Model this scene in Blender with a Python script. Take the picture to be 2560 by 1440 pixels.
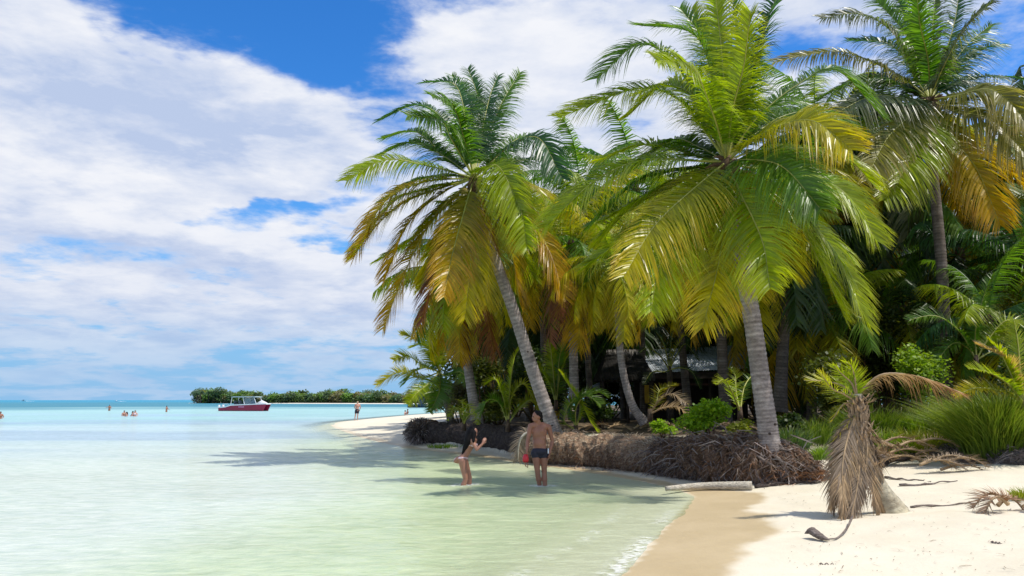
import bpy, bmesh, math, random
import numpy as np
from mathutils import Vector, Matrix
random.seed(7)
RNG = np.random.default_rng(11)
R = math.radians
scene = bpy.context.scene
for o in list(bpy.data.objects): bpy.data.objects.remove(o)
COL = scene.collection

# ------------------------------------------------------------------ camera
FPX = 1850.0; CAMZ = 1.85
TH = math.atan(280/FPX)
cam_d = bpy.data.cameras.new('camera'); cam = bpy.data.objects.new('camera', cam_d); COL.objects.link(cam)
cam.location = (0, 0, CAMZ); cam.rotation_euler = (math.pi/2+TH, 0, 0)
cam_d.sensor_width = 36; cam_d.lens = FPX/2560*36
cam_d.clip_start = .1; cam_d.clip_end = 30000
scene.camera = cam
scene.render.resolution_x = 1024; scene.render.resolution_y = 576

def ray(px, py):
    a = (px-1280)/FPX; b = (720-py)/FPX
    return Vector((a, math.cos(TH)-b*math.sin(TH), math.sin(TH)+b*math.cos(TH)))
def at(px, py, Y):
    d = ray(px, py); return Vector((0, 0, CAMZ))+d*(Y/d.y)
def gz(px, py, z=0.0):
    d = ray(px, py); return Vector((0, 0, CAMZ))+d*((z-CAMZ)/d.z)

# ------------------------------------------------------------------ view, sun, sky
vs = scene.view_settings
scene.display_settings.display_device = 'sRGB'
vs.view_transform = 'Standard'; vs.look = 'None'; vs.exposure = 0.0; vs.gamma = 1.0; vs.use_curve_mapping = False
SUNV = Vector((1.0, -0.34, 1.95)).normalized()
SUN_EL = math.asin(SUNV.z); SUN_AZ = math.atan2(SUNV.x, SUNV.y)
sd_ = bpy.data.lights.new('sun', 'SUN'); sun = bpy.data.objects.new('sun', sd_); COL.objects.link(sun)
sd_.energy = 4.6; sd_.angle = R(0.55); sd_.color = (1.0, .95, .86)
sun.rotation_euler = SUNV.to_track_quat('Z', 'Y').to_euler()

world = bpy.data.worlds.new('World'); scene.world = world; world.use_nodes = True
def build_world():
    nt = world.node_tree; N = nt.nodes; L = nt.links
    for n in list(N): N.remove(n)
    def inp(n, i, v):
        if v is None: return
        if hasattr(v, 'is_linked') or isinstance(v, bpy.types.NodeSocket): L.new(v, n.inputs[i])
        else: n.inputs[i].default_value = v
    def M(op, a, b=None, c=None, clamp=False):
        n = N.new('ShaderNodeMath'); n.operation = op; n.use_clamp = clamp
        inp(n, 0, a); inp(n, 1, b); inp(n, 2, c); return n.outputs[0]
    def VM(op, a, b=None):
        n = N.new('ShaderNodeVectorMath'); n.operation = op; inp(n, 0, a); inp(n, 1, b)
        return n.outputs['Value'] if op == 'DOT_PRODUCT' else n.outputs[0]
    def MR(v, a, b, c=0., d=1.):
        n = N.new('ShaderNodeMapRange'); n.interpolation_type = 'SMOOTHSTEP'
        inp(n, 0, v); inp(n, 1, a); inp(n, 2, b); inp(n, 3, c); inp(n, 4, d); return n.outputs[0]
    def MIX(f, a, b):
        n = N.new('ShaderNodeMix'); n.data_type = 'RGBA'; inp(n, 0, f); inp(n, 6, a); inp(n, 7, b); return n.outputs[2]
    def XYZ(a, b, c):
        n = N.new('ShaderNodeCombineXYZ'); inp(n, 0, a); inp(n, 1, b); inp(n, 2, c); return n.outputs[0]
    def NOISE(v, s, det, rough, dist=0.):
        n = N.new('ShaderNodeTexNoise'); inp(n, 'Vector', v); n.inputs['Scale'].default_value = s
        n.inputs['Detail'].default_value = det; n.inputs['Roughness'].default_value = rough
        n.inputs['Distortion'].default_value = dist; return n.outputs[0]
    tc = N.new('ShaderNodeTexCoord')
    sep = N.new('ShaderNodeSeparateXYZ'); L.new(tc.outputs['Generated'], sep.inputs[0])
    x, y, z = sep.outputs
    zc = M('MAXIMUM', z, 0.0)
    az = M('ARCTAN2', x, y); el = M('ARCSINE', z)
    den = M('ADD', zc, .16)
    def plane(dz):
        # cloud-deck projection, with the elevation as third axis so that clouds keep some height
        dd = M('ADD', den, dz)
        return XYZ(M('DIVIDE', x, dd), M('DIVIDE', y, dd), M('MULTIPLY', zc, 3.0))
    p0 = plane(0.0); p1 = plane(.035)
    def dens(p):
        a = NOISE(p, 2.1, 10., .60, .12)
        return a
    d0 = dens(p0); d1 = dens(p1)
    big = NOISE(p0, .55, 3., .5)
    # the large masses of the day, by direction
    blobs = [  # px, py, half width px, half height px, weight
        (60, 210, 480, 230, .26), (430, 300, 430, 190, .30), (620, 260, 260, 120, .14), (120, 380, 420, 160, .16), (120, 80, 240, 130, .12),
        (1240, 190, 330, 150, .34), (1120, 110, 130, 75, .16), (1450, 90, 320, 150, .22), (1400, 320, 260, 150, .2), (2000, 200, 420, 260, .12),
        (250, 480, 520, 110, .15), (830, 450, 300, 100, .14), (700, 640, 420, 75, .12), (250, 700, 560, 110, .12), (900, 780, 520, 100, .12), (1500, 20, 500, 60, .15), (760, 100, 60, 50, .15),
        (420, 640, 900, 210, .13), (700, 60, 560, 170, -.44), (950, 150, 240, 110, -.16), (1540, 370, 60, 50, -.22), (680, 568, 220, 42, -.46), (400, 840, 1000, 110, .12), (980, 90, 300, 150, -.14), (830, 190, 200, 90, -.15), (600, 520, 90, 26, -.10), (830, 320, 240, 60, -.13), (40, 560, 120, 26, -.1), (300, 40, 120, 70, -.2), (2050, 240, 160, 140, -.22), (2480, 80, 130, 70, -.1),
    ]
    wa = M('MULTIPLY', M('SUBTRACT', NOISE(p0, 1.6, 5., .55), .5), .30)
    wb = M('MULTIPLY', M('SUBTRACT', NOISE(VM('ADD', p0, (5., 3., 1.)), 1.9, 5., .55), .5), .22)
    azw = M('ADD', az, wa); elw = M('ADD', el, wb)
    tot = None
    for px, py, a, b, w in blobs:
        c = ray(px, py).normalized(); u0 = math.atan2(c.x, c.y); v0 = math.asin(c.z)
        # wobble the blob outline with noise so that no ellipse shows
        du = M('MULTIPLY', M('SUBTRACT', azw, u0), FPX/(a*1.4)); dv = M('MULTIPLY', M('SUBTRACT', elw, v0), FPX/(b*1.4))
        r2 = M('ADD', M('MULTIPLY', du, du), M('MULTIPLY', dv, dv))
        g = MR(r2, 1.0, 0.0, 0., w)
        tot = g if tot is None else M('ADD', tot, g)
    base = MR(el, R(1.5), R(12), .02, .085)
    D = M('ADD', M('ADD', M('ADD', M('MULTIPLY', M('SUBTRACT', d0, .5), 2.5), .5), M('MULTIPLY', tot, .95)), base)
    D = M('ADD', D, M('MULTIPLY', M('SUBTRACT', big, .5), .35))
    alpha = MR(D, .31, .80)
    wisp = MR(NOISE(plane(.12), 4.5, 8., .66, .6), .42, .78)
    alpha = M('MAXIMUM', alpha, M('MULTIPLY', wisp, M('MULTIPLY', MR(D, .25, .5), .5)))
    lit = M('ADD', M('MULTIPLY', M('SUBTRACT', d0, d1), 3.4), .66, clamp=True)
    thick = MR(D, .55, .95)
    shade = NOISE(VM('ADD', plane(.03), (2.3, 1.1, .4)), 2.4, 7., .58, .1)
    fine = NOISE(p0, 5.2, 8., .62)
    br = M('ADD', M('MULTIPLY', lit, .72), M('MULTIPLY', M('SUBTRACT', fine, .5), .45))
    br = M('SUBTRACT', br, M('MULTIPLY', M('MULTIPLY', thick, MR(shade, .44, .64)), .62))
    low = MR(el, R(3), R(16))
    br = M('ADD', M('MULTIPLY', br, M('ADD', M('MULTIPLY', low, .35), .65)), .17, clamp=True)
    K = 10.0
    ccol = MIX(br, (K*.50, K*.60, K*.82, 1), (K*.93, K*.94, K*.98, 1))
    sky = N.new('ShaderNodeTexSky'); sky.sky_type = 'NISHITA'; sky.sun_disc = False
    sky.sun_elevation = SUN_EL; sky.sun_rotation = SUN_AZ; sky.air_density = 1.1; sky.dust_density = .4; sky.ozone_density = 2.2
    hs = N.new('ShaderNodeHueSaturation'); L.new(sky.outputs[0], hs.inputs['Color'])
    hs.inputs['Saturation'].default_value = 1.25; hs.inputs['Value'].default_value = 1.0; hs.inputs['Hue'].default_value = .49
    tn = N.new('ShaderNodeMix'); tn.data_type = 'RGBA'; tn.blend_type = 'MULTIPLY'; tn.inputs[0].default_value = 1.
    L.new(hs.outputs[0], tn.inputs[6]); tn.inputs[7].default_value = (.62, 1.16, 1.85, 1)
    skyc = MIX(MR(el, R(20), R(2), 0., .8), tn.outputs[2], (K*.20, K*.50, K*.86, 1))
    c = MIX(alpha, skyc, ccol)
    # pale blue veil low over the sea
    veil = MR(el, R(8), R(.3), 0., .72)
    c = MIX(veil, c, (K*.30, K*.54, K*.83, 1))
    c = MIX(MR(el, 0., R(-3)), c, (K*.30, K*.50, K*.62, 1))
    bg = N.new('ShaderNodeBackground'); L.new(c, bg.inputs[0]); bg.inputs[1].default_value = .1
    out = N.new('ShaderNodeOutputWorld'); L.new(bg.outputs[0], out.inputs[0])
build_world()

# ------------------------------------------------------------------ helpers
def tag(o, label=None, cat=None, group=None, kind=None):
    if label: o['label'] = label
    if cat: o['category'] = cat
    if group: o['group'] = group
    if kind: o['kind'] = kind
    return o
def empty(name, loc, label=None, cat=None, group=None, rz=0.):
    o = bpy.data.objects.new(name, None); COL.objects.link(o); o.location = loc; o.rotation_euler = (0, 0, rz)
    o.empty_display_size = .2
    return tag(o, label, cat, group)

class MB:
    """collects verts / faces / colours of one mesh"""
    def __init__(s): s.v = []; s.f = []; s.c = []; s.hasc = False
    def add(s, vs_, fs, col=None):
        k = len(s.v); s.v += [tuple(p) for p in vs_]; s.f += [tuple(i+k for i in f) for f in fs]
        if col is not None: s.hasc = True
        if col is None: col = (1, 1, 1)
        if len(col) and not hasattr(col[0], '__len__'): col = [col]*len(vs_)
        s.c += [tuple(q)[:3] for q in col]
    def box(s, c, h, rot=None, col=None):
        vv = []
        for dx, dy, dz in ((-1,-1,-1),(1,-1,-1),(1,1,-1),(-1,1,-1),(-1,-1,1),(1,-1,1),(1,1,1),(-1,1,1)):
            p = Vector((dx*h[0], dy*h[1], dz*h[2]))
            if rot is not None: p = rot @ p
            vv.append(Vector(c)+p)
        s.add(vv, [(3,2,1,0),(4,5,6,7),(0,1,5,4),(1,2,6,5),(2,3,7,6),(3,0,4,7)], col)
    def tube(s, pts, rad, n=6, col=None, cap=True, flat=1.0):
        pts = [Vector(p) for p in pts]; m = len(pts)
        if not hasattr(rad, '__len__'): rad = [rad]*m
        k = 0; vv = []; prevU = None
        for i, p in enumerate(pts):
            T = (pts[min(i+1, m-1)]-pts[max(i-1, 0)]).normalized()
            if prevU is None:
                ref = Vector((0, 1, 0)) if abs(T.y) < .9 else Vector((1, 0, 0))
                U = T.cross(ref).normalized()
            else: U = (prevU-T*prevU.dot(T)).normalized()
            prevU = U; W = T.cross(U)
            for j in range(n):
                a = 2*math.pi*j/n
                vv.append(p+(U*math.cos(a)+W*math.sin(a)*flat)*rad[i])
        ff = []
        for i in range(m-1):
            for j in range(n):
                ff.append((i*n+j, i*n+(j+1) % n, (i+1)*n+(j+1) % n, (i+1)*n+j))
        if cap: ff.append(tuple(range(n))[::-1]); ff.append(tuple((m-1)*n+j for j in range(n)))
        s.add(vv, ff, col)
    def ribbon(s, pts, wid, W, col=None):
        m = len(pts); vv = []
        for i, p in enumerate(pts):
            w = W*wid[i]*.5 if not isinstance(W, list) else W[i]*wid[i]*.5
            vv += [Vector(p)-w, Vector(p)+w]
        cc = None
        if col is not None:
            cc = []
            for i in range(m):
                q = col[i] if hasattr(col[0], '__len__') else col
                cc += [q, q]
        s.add(vv, [(2*i, 2*i+1, 2*i+3, 2*i+2) for i in range(m-1)], cc)
    def ball(s, c, r, n=8, m=6, col=None, sc=(1, 1, 1)):
        vv = []
        for i in range(m+1):
            th = math.pi*i/m
            for j in range(n):
                ph = 2*math.pi*j/n
                vv.append((c[0]+r*sc[0]*math.sin(th)*math.cos(ph), c[1]+r*sc[1]*math.sin(th)*math.sin(ph), c[2]+r*sc[2]*math.cos(th)))
        s.add(vv, [(i*n+j, (i+1)*n+j, (i+1)*n+(j+1) % n, i*n+(j+1) % n) for i in range(m) for j in range(n)], col)
    def mesh(s, name, mat, off=(0, 0, 0), smooth=False):
        me = bpy.data.meshes.new(name)
        v = np.array(s.v, dtype=np.float64)-np.array(off)
        me.from_pydata(v.tolist(), [], s.f)
        if s.hasc:
            a = me.color_attributes.new('Col', 'FLOAT_COLOR', 'POINT')
            c = np.ones((len(s.v), 4), np.float32); c[:, :3] = np.array(s.c, np.float32)
            a.data.foreach_set('color', c.ravel())
        for m_ in (mat if isinstance(mat, (list, tuple)) else [mat]): me.materials.append(m_)
        if smooth: me.polygons.foreach_set('use_smooth', [True]*len(me.polygons))
        me.update(); return me
    def obj(s, name, mat, parent=None, smooth=False, off=None):
        if off is None: off = parent_origin(parent)
        o = bpy.data.objects.new(name, s.mesh(name, mat, off, smooth)); COL.objects.link(o)
        if parent is not None: o.parent = parent
        return o
def parent_origin(p):
    o = Vector((0, 0, 0))
    while p is not None: o += p.location; p = p.parent
    return o

def catmull(pts, n):
    P = [Vector(p) for p in pts]; P = [P[0]*2-P[1]]+P+[P[-1]*2-P[-2]]
    out = []; m = len(P)-3
    for i in range(n):
        t = i/(n-1)*m; k = min(int(t), m-1); t -= k
        a, b, c, d = P[k:k+4]
        out.append(.5*((2*b)+(c-a)*t+(2*a-5*b+4*c-d)*t*t+(3*b-a-3*c+d)*t*t*t))
    return out

# numpy value noise
def vnoise(x, y, seed=0):
    xi = np.floor(x).astype(np.int64); yi = np.floor(y).astype(np.int64); xf = x-xi; yf = y-yi
    def h(a, b):
        n = (a*374761393+b*668265263+seed*974711) & 0xffffffff
        n = ((n ^ (n >> 13))*1274126177) & 0xffffffff
        return ((n ^ (n >> 16)) & 0xffff)/65535.
    u = xf*xf*(3-2*xf); v = yf*yf*(3-2*yf)
    return (h(xi, yi)*(1-u)+h(xi+1, yi)*u)*(1-v)+(h(xi, yi+1)*(1-u)+h(xi+1, yi+1)*u)*v
def fbm(x, y, o=4, seed=0):
    s = 0; a = .5
    for i in range(o): s = s+a*vnoise(x*2**i, y*2**i, seed+i); a *= .5
    return s/(1-.5**o)
def sstep(a, b, x):
    t = np.clip((x-a)/(b-a), 0, 1); return t*t*(3-2*t)

# ------------------------------------------------------------------ materials
def new_mat(name):
    m = bpy.data.materials.new(name); m.use_nodes = True; nt = m.node_tree
    b = nt.nodes['Principled BSDF']; return m, nt, b
def L_(nt, a, b): nt.links.new(a, b)
def noise_node(nt, scale, det=4, rough=.6, coord='Object', stretch=None):
    tc = nt.nodes.new('ShaderNodeTexCoord'); n = nt.nodes.new('ShaderNodeTexNoise')
    v = tc.outputs[coord]
    if stretch:
        mp = nt.nodes.new('ShaderNodeMapping'); mp.inputs['Scale'].default_value = stretch; L_(nt, v, mp.inputs[0]); v = mp.outputs[0]
    L_(nt, v, n.inputs['Vector'])
    n.inputs['Scale'].default_value = scale; n.inputs['Detail'].default_value = det; n.inputs['Roughness'].default_value = rough
    return n.outputs[0]
def ramp(nt, fac, stops):
    r = nt.nodes.new('ShaderNodeValToRGB'); e = r.color_ramp.elements
    while len(e) < len(stops): e.new(.5)
    for i, (p, c) in enumerate(stops): e[i].position = p; e[i].color = tuple(c)+(1,)
    L_(nt, fac, r.inputs[0]); return r.outputs[0]
def bump(nt, b, h, strength=.3, dist=.02):
    n = nt.nodes.new('ShaderNodeBump'); n.inputs['Strength'].default_value = strength; n.inputs['Distance'].default_value = dist
    L_(nt, h, n.inputs['Height']); L_(nt, n.outputs[0], b.inputs['Normal'])
def mixc(nt, f, a, b, mode='MIX'):
    n = nt.nodes.new('ShaderNodeMix'); n.data_type = 'RGBA'; n.blend_type = mode
    for i, v in ((0, f), (6, a), (7, b)):
        if isinstance(v, bpy.types.NodeSocket): L_(nt, v, n.inputs[i])
        else: n.inputs[i].default_value = v if i == 0 else tuple(v)+((1,) if len(v) == 3 else ())
    return n.outputs[2]
def attr(nt, name, out='Color'):
    a = nt.nodes.new('ShaderNodeAttribute'); a.attribute_name = name; return a.outputs[out]

def mat_plain(name, col, rough=.6, var=.25, scale=6., bmp=.0, metal=0., bscale=None):
    m, nt, b = new_mat(name)
    n = noise_node(nt, scale, 5)
    lo = tuple(c*(1-var) for c in col); hi = tuple(min(1, c*(1+var)) for c in col)
    L_(nt, ramp(nt, n, [(.3, lo), (.7, hi)]), b.inputs['Base Color'])
    b.inputs['Roughness'].default_value = rough; b.inputs['Metallic'].default_value = metal
    if bmp: bump(nt, b, noise_node(nt, bscale or scale*3, 6), bmp)
    return m

def mat_leaf(name, rough=.42, trans=.42, spec=.5):
    m, nt, b = new_mat(name)
    c = attr(nt, 'Col'); n = noise_node(nt, 1.7, 3)
    cc = mixc(nt, 1., c, ramp(nt, n, [(.3, (.78, .78, .78)), (.7, (1.15, 1.15, 1.15))]), 'MULTIPLY')
    L_(nt, cc, b.inputs['Base Color']); b.inputs['Roughness'].default_value = rough
    b.inputs['Specular IOR Level'].default_value = spec
    t = nt.nodes.new('ShaderNodeBsdfTranslucent')
    tcol = mixc(nt, 1., cc, (1.7, 1.75, .5), 'MULTIPLY'); L_(nt, tcol, t.inputs[0])
    mx = nt.nodes.new('ShaderNodeMixShader'); mx.inputs[0].default_value = trans
    L_(nt, b.outputs[0], mx.inputs[1]); L_(nt, t.outputs[0], mx.inputs[2])
    L_(nt, mx.outputs[0], nt.nodes['Material Output'].inputs[0])
    return m
def mat_col(name, rough=.85, trans=0.):
    m, nt, b = new_mat(name); c = attr(nt, 'Col'); n = noise_node(nt, 5., 4)
    L_(nt, mixc(nt, 1., c, ramp(nt, n, [(.3, (.7, .7, .7)), (.7, (1.25, 1.25, 1.25))]), 'MULTIPLY'), b.inputs['Base Color'])
    b.inputs['Roughness'].default_value = rough; b.inputs['Specular IOR Level'].default_value = .25
    return m

M_leaf = mat_leaf('palm_leaf', .34, .50, .55)
M_leaf_bg = mat_leaf('palm_leaf_back', .42, .42, .45)
M_bush = mat_leaf('shrub_leaf', .5, .35, .4)
M_grass = mat_leaf('grass_blade', .5, .35, .35)
M_fibre = mat_col('root_fibre', .9)
M_dry = mat_col('dry_frond', .85)
def mat_trunk(name, lo, mid, hi):
    m, nt, b = new_mat(name)
    n = noise_node(nt, 3.0, 8, .7, 'Object', (1, 1, 2.2)); n2 = noise_node(nt, 14., 6, .7, 'Object', (1, 1, 1.6))
    c = ramp(nt, n, [(.28, lo), (.5, mid), (.72, hi)])
    c = mixc(nt, .8, c, ramp(nt, n2, [(.3, (.6, .58, .58)), (.6, (1.1, 1.1, 1.1))]), 'MULTIPLY')
    g = attr(nt, 'Col')
    c = mixc(nt, 1., c, g, 'MULTIPLY')
    L_(nt, c, b.inputs['Base Color']); b.inputs['Roughness'].default_value = .85; b.inputs['Specular IOR Level'].default_value = .2
    bump(nt, b, n2, .5, .03); return m
M_trunk = mat_trunk('palm_trunk', (.17, .14, .125), (.33, .29, .275), (.50, .46, .44))
M_trunk_dark = mat_trunk('palm_trunk_dark', (.09, .075, .06), (.16, .13, .11), (.26, .23, .20))  # the trunk colours in darker tones
M_sheath = mat_plain('leaf_sheath', (.10, .055, .025), .9, .5, 12, .6)
M_midrib = mat_plain('midrib', (.30, .30, .05), .5, .3, 4)
M_midrib_dry = mat_plain('midrib_dry', (.35, .24, .13), .7, .35, 6)
M_nut = mat_plain('coconut_husk', (.22, .17, .03), .5, .4, 5)

# ------------------------------------------------------------------ terrain
SH = [(1545, 1447), (1585, 1410), (1622, 1372), (1655, 1330), (1690, 1288), (1722, 1256), (1738, 1242), (1700, 1226), (1620, 1206), (1500, 1186), (1350, 1163),
      (1200, 1142), (1100, 1130), (1020, 1121), (950, 1106), (890, 1090), (845, 1074), (822, 1064), (845, 1055), (890, 1050), (930, 1046), (1020, 1038), (1110, 1031.5)]
shore = [tuple(gz(*p).xy) for p in SH]
shore = [(-2.5, -40), (-1.2, -8), (-.3, 0), (.35, 4)]+shore+[(0, 150), (60, 190), (400, 260), (900, 120), (900, -200), (-2.5, -200)]
BK = [(1015, 1108), (1100, 1112), (1200, 1122), (1330, 1144), (1480, 1160), (1640, 1174), (1800, 1196), (1920, 1208), (2060, 1206), (2180, 1184), (2330, 1172), (2480, 1186), (2600, 1196)]
bank = [tuple((gz(p[0], p[1], .12)+Vector((0, .55, 0))).xy) for p in BK]
bank = [(-5, 75), (-4.4, 48), (-4.2, 36)]+bank+[(30, 13), (100, 5), (400, -40), (400, 240), (60, 170), (4, 135), (-6, 105)]
def poly_sd(X, Y, poly):
    P = np.array(poly); n = len(P); d = np.full(X.shape, 1e18); ins = np.zeros(X.shape, bool)
    for i in range(n):
        ax, ay = P[i]; bx, by = P[(i+1) % n]; ex, ey = bx-ax, by-ay
        wx, wy = X-ax, Y-ay; t = np.clip((wx*ex+wy*ey)/(ex*ex+ey*ey+1e-12), 0, 1)
        d = np.minimum(d, (wx-ex*t)**2+(wy-ey*t)**2)
        if ay != by:
            c = ((ay > Y) != (by > Y)) & (X < (bx-ax)*(Y-ay)/(by-ay)+ax); ins ^= c
    d = np.sqrt(d); return np.where(ins, d, -d)
def terrain(X, Y):
    s = poly_sd(X, Y, shore); b = poly_sd(X, Y, bank)
    far = np.hypot(X, Y)
    dep = np.where(s < 0, np.minimum(-s, 3)*.095+np.clip(-s-3, 0, 6)*.02+np.clip(-s-9, 0, 60)*.010+np.clip(-s-69, 0, 400)*.02, 0)
    z = np.where(s > 0, np.minimum(s, 1.5)*.05+np.clip(s-1.5, 0, 6)*.065, -dep)
    z = np.minimum(z, .42)
    spit = sstep(34, 60, Y)*sstep(.2, -3, b)
    z = np.where(z > 0, z*(1-.45*spit), z)
    z = z+np.where(s > 0, 1., .35)*(fbm(X*.5, Y*.5, 3, 3)-.5)*.10*sstep(-.5, 2, s)
    z = z+(fbm(X*2.2, Y*2.2, 3, 9)-.5)*.05*sstep(.8, 2.2, s)
    z = z+(fbm(X*7, Y*7, 2, 19)-.5)*.012*sstep(1.0, 2.0, s)
    bz = .86+(fbm(X*.35, Y*.35, 3, 5)-.5)*.35
    k = sstep(-.1, 1.0, b+(fbm(X*.9, Y*.9, 3, 4)-.5)*.7)
    z = z*(1-k)+np.maximum(bz, z)*k
    return z, s, b
def ground(px, py):
    z = .2
    for _ in range(8):
        p = gz(px, py, z); zz = float(terrain(np.array([p.x]), np.array([p.y]))[0][0]); z = .5*z+.5*zz
    p = gz(px, py, z); p.z = float(terrain(np.array([p.x]), np.array([p.y]))[0][0]); return p
def hz(x, y): return float(terrain(np.array([float(x)]), np.array([float(y)]))[0][0])

def axis(segs):
    out = [segs[0][0]]
    for a, b, st, gr in segs:
        x = a; s = st
        while x < b-1e-6: x = min(b, x+s); out.append(x); s *= gr
    return np.array(out)
ys = np.concatenate([axis([(-40, 5, 3, 1.)]), axis([(5, 26, .11, 1.)])[1:], axis([(26, 60, .16, 1.02)])[1:], axis([(60, 12000, 1.6, 1.07)])[1:]])
xp = axis([(12, 36, .30, 1.), (36, 12000, .35, 1.12)]); xs = np.concatenate([-(xp[::-1])-0.0, axis([(-12, 12, .12, 1.)])[1:-1], xp])
def grid_obj(name, xs, ys, Z, mat, attrs, smooth=True):
    nx, ny = len(xs), len(ys)
    X, Y = np.meshgrid(xs, ys)
    V = np.stack([X.ravel(), Y.ravel(), Z.ravel()], 1)
    i = np.arange(nx*ny).reshape(ny, nx)
    F = np.stack([i[:-1, :-1], i[:-1, 1:], i[1:, 1:], i[1:, :-1]], -1).reshape(-1, 4)
    me = bpy.data.meshes.new(name)
    me.vertices.add(len(V)); me.vertices.foreach_set('co', V.ravel())
    me.loops.add(F.size); me.loops.foreach_set('vertex_index', F.ravel())
    me.polygons.add(len(F)); me.polygons.foreach_set('loop_start', np.arange(len(F))*4)
    me.update(calc_edges=True); me.validate()
    me.polygons.foreach_set('use_smooth', [smooth]*len(F))
    for k, a in attrs.items():
        if a.ndim == 3:
            at_ = me.color_attributes.new(k, 'FLOAT_COLOR', 'POINT'); c = np.ones((nx*ny, 4), np.float32); c[:, :3] = a.reshape(-1, 3)
            at_.data.foreach_set('color', c.ravel())
        else:
            at_ = me.attributes.new(k, 'FLOAT', 'POINT'); at_.data.foreach_set('value', a.ravel().astype(np.float32))
    me.materials.append(mat); o = bpy.data.objects.new(name, me); COL.objects.link(o); return o

X, Y = np.meshgrid(xs, ys)
TZ, TS, TB = terrain(X, Y)
# -- sand material
def mat_sand():
    m, nt, b = new_mat('beach_sand')
    n1 = noise_node(nt, .9, 6, .6); n2 = noise_node(nt, 55., 3, .7); n3 = noise_node(nt, 9., 5, .6)
    dry = ramp(nt, n1, [(.3, (.64, .575, .44)), (.7, (.72, .65, .515))])
    dry = mixc(nt, .35, dry, ramp(nt, n2, [(.3, (.80, .78, .75)), (.6, (1.05, 1.05, 1.05))]), 'MULTIPLY')
    wetc = ramp(nt, n1, [(.3, (.48, .37, .215)), (.7, (.56, .44, .27))])
    c = mixc(nt, attr(nt, 'wet', 'Fac'), dry, wetc)
    lit = ramp(nt, noise_node(nt, 4., 8, .75), [(.3, (.035, .025, .016)), (.52, (.10, .072, .045)), (.72, (.30, .24, .16))])
    c = mixc(nt, attr(nt, 'litter', 'Fac'), c, lit)
    c = mixc(nt, attr(nt, 'weed', 'Fac'), c, (.26, .31, .36))
    L_(nt, c, b.inputs['Base Color'])
    r = nt.nodes.new('ShaderNodeMapRange'); L_(nt, attr(nt, 'wet', 'Fac'), r.inputs[0]); r.inputs[3].default_value = .9; r.inputs[4].default_value = .42
    L_(nt, r.outputs[0], b.inputs['Roughness']); b.inputs['Specular IOR Level'].default_value = .25
    n4 = noise_node(nt, 2.6, 4, .6); m4 = nt.nodes.new('ShaderNodeMath'); m4.operation = 'MULTIPLY_ADD'; L_(nt, n4, m4.inputs[0]); m4.inputs[1].default_value = 3.; L_(nt, n3, m4.inputs[2])
    mth = nt.nodes.new('ShaderNodeMath'); mth.operation = 'ADD'; L_(nt, m4.outputs[0], mth.inputs[0]); L_(nt, n2, mth.inputs[1])
    bump(nt, b, mth.outputs[0], .28, .03)
    return m
nz = fbm(X*.8, Y*.8, 4, 21)
wetw = 1.35+(nz-.5)*1.3+.25*np.sin(Y*1.3)
wetw = wetw*(1-.72*sstep(13.5, 16.5, Y))
wet = np.where(TS > 0, sstep(wetw+.12, wetw-.10, TS), 0.25)*(1-sstep(30, 45, Y)*.6)
wet = np.where(TS < 0, .25*sstep(-3, 0, TS), wet)
litter = sstep(.45, 1.3, TB+(fbm(X*1.7, Y*1.7, 4, 8)-.5)*1.2)
st = fbm(X*.05+3, Y*.16, 5, 31)
weed_r = np.hypot(X*.25, Y)
weed = sstep(.44, .58, st+.30*np.exp(-((weed_r-43)/6.)**2)+.30*np.exp(-((weed_r-61)/7)**2)-.16)*np.where(TS < -.8, 1, 0)*sstep(20, 36, Y)*sstep(150, 90, Y)
sand = grid_obj('beach_ground', xs, ys, TZ, mat_sand(), {'wet': wet, 'litter': litter, 'weed': weed*.6})
tag(sand, kind='structure')

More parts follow.
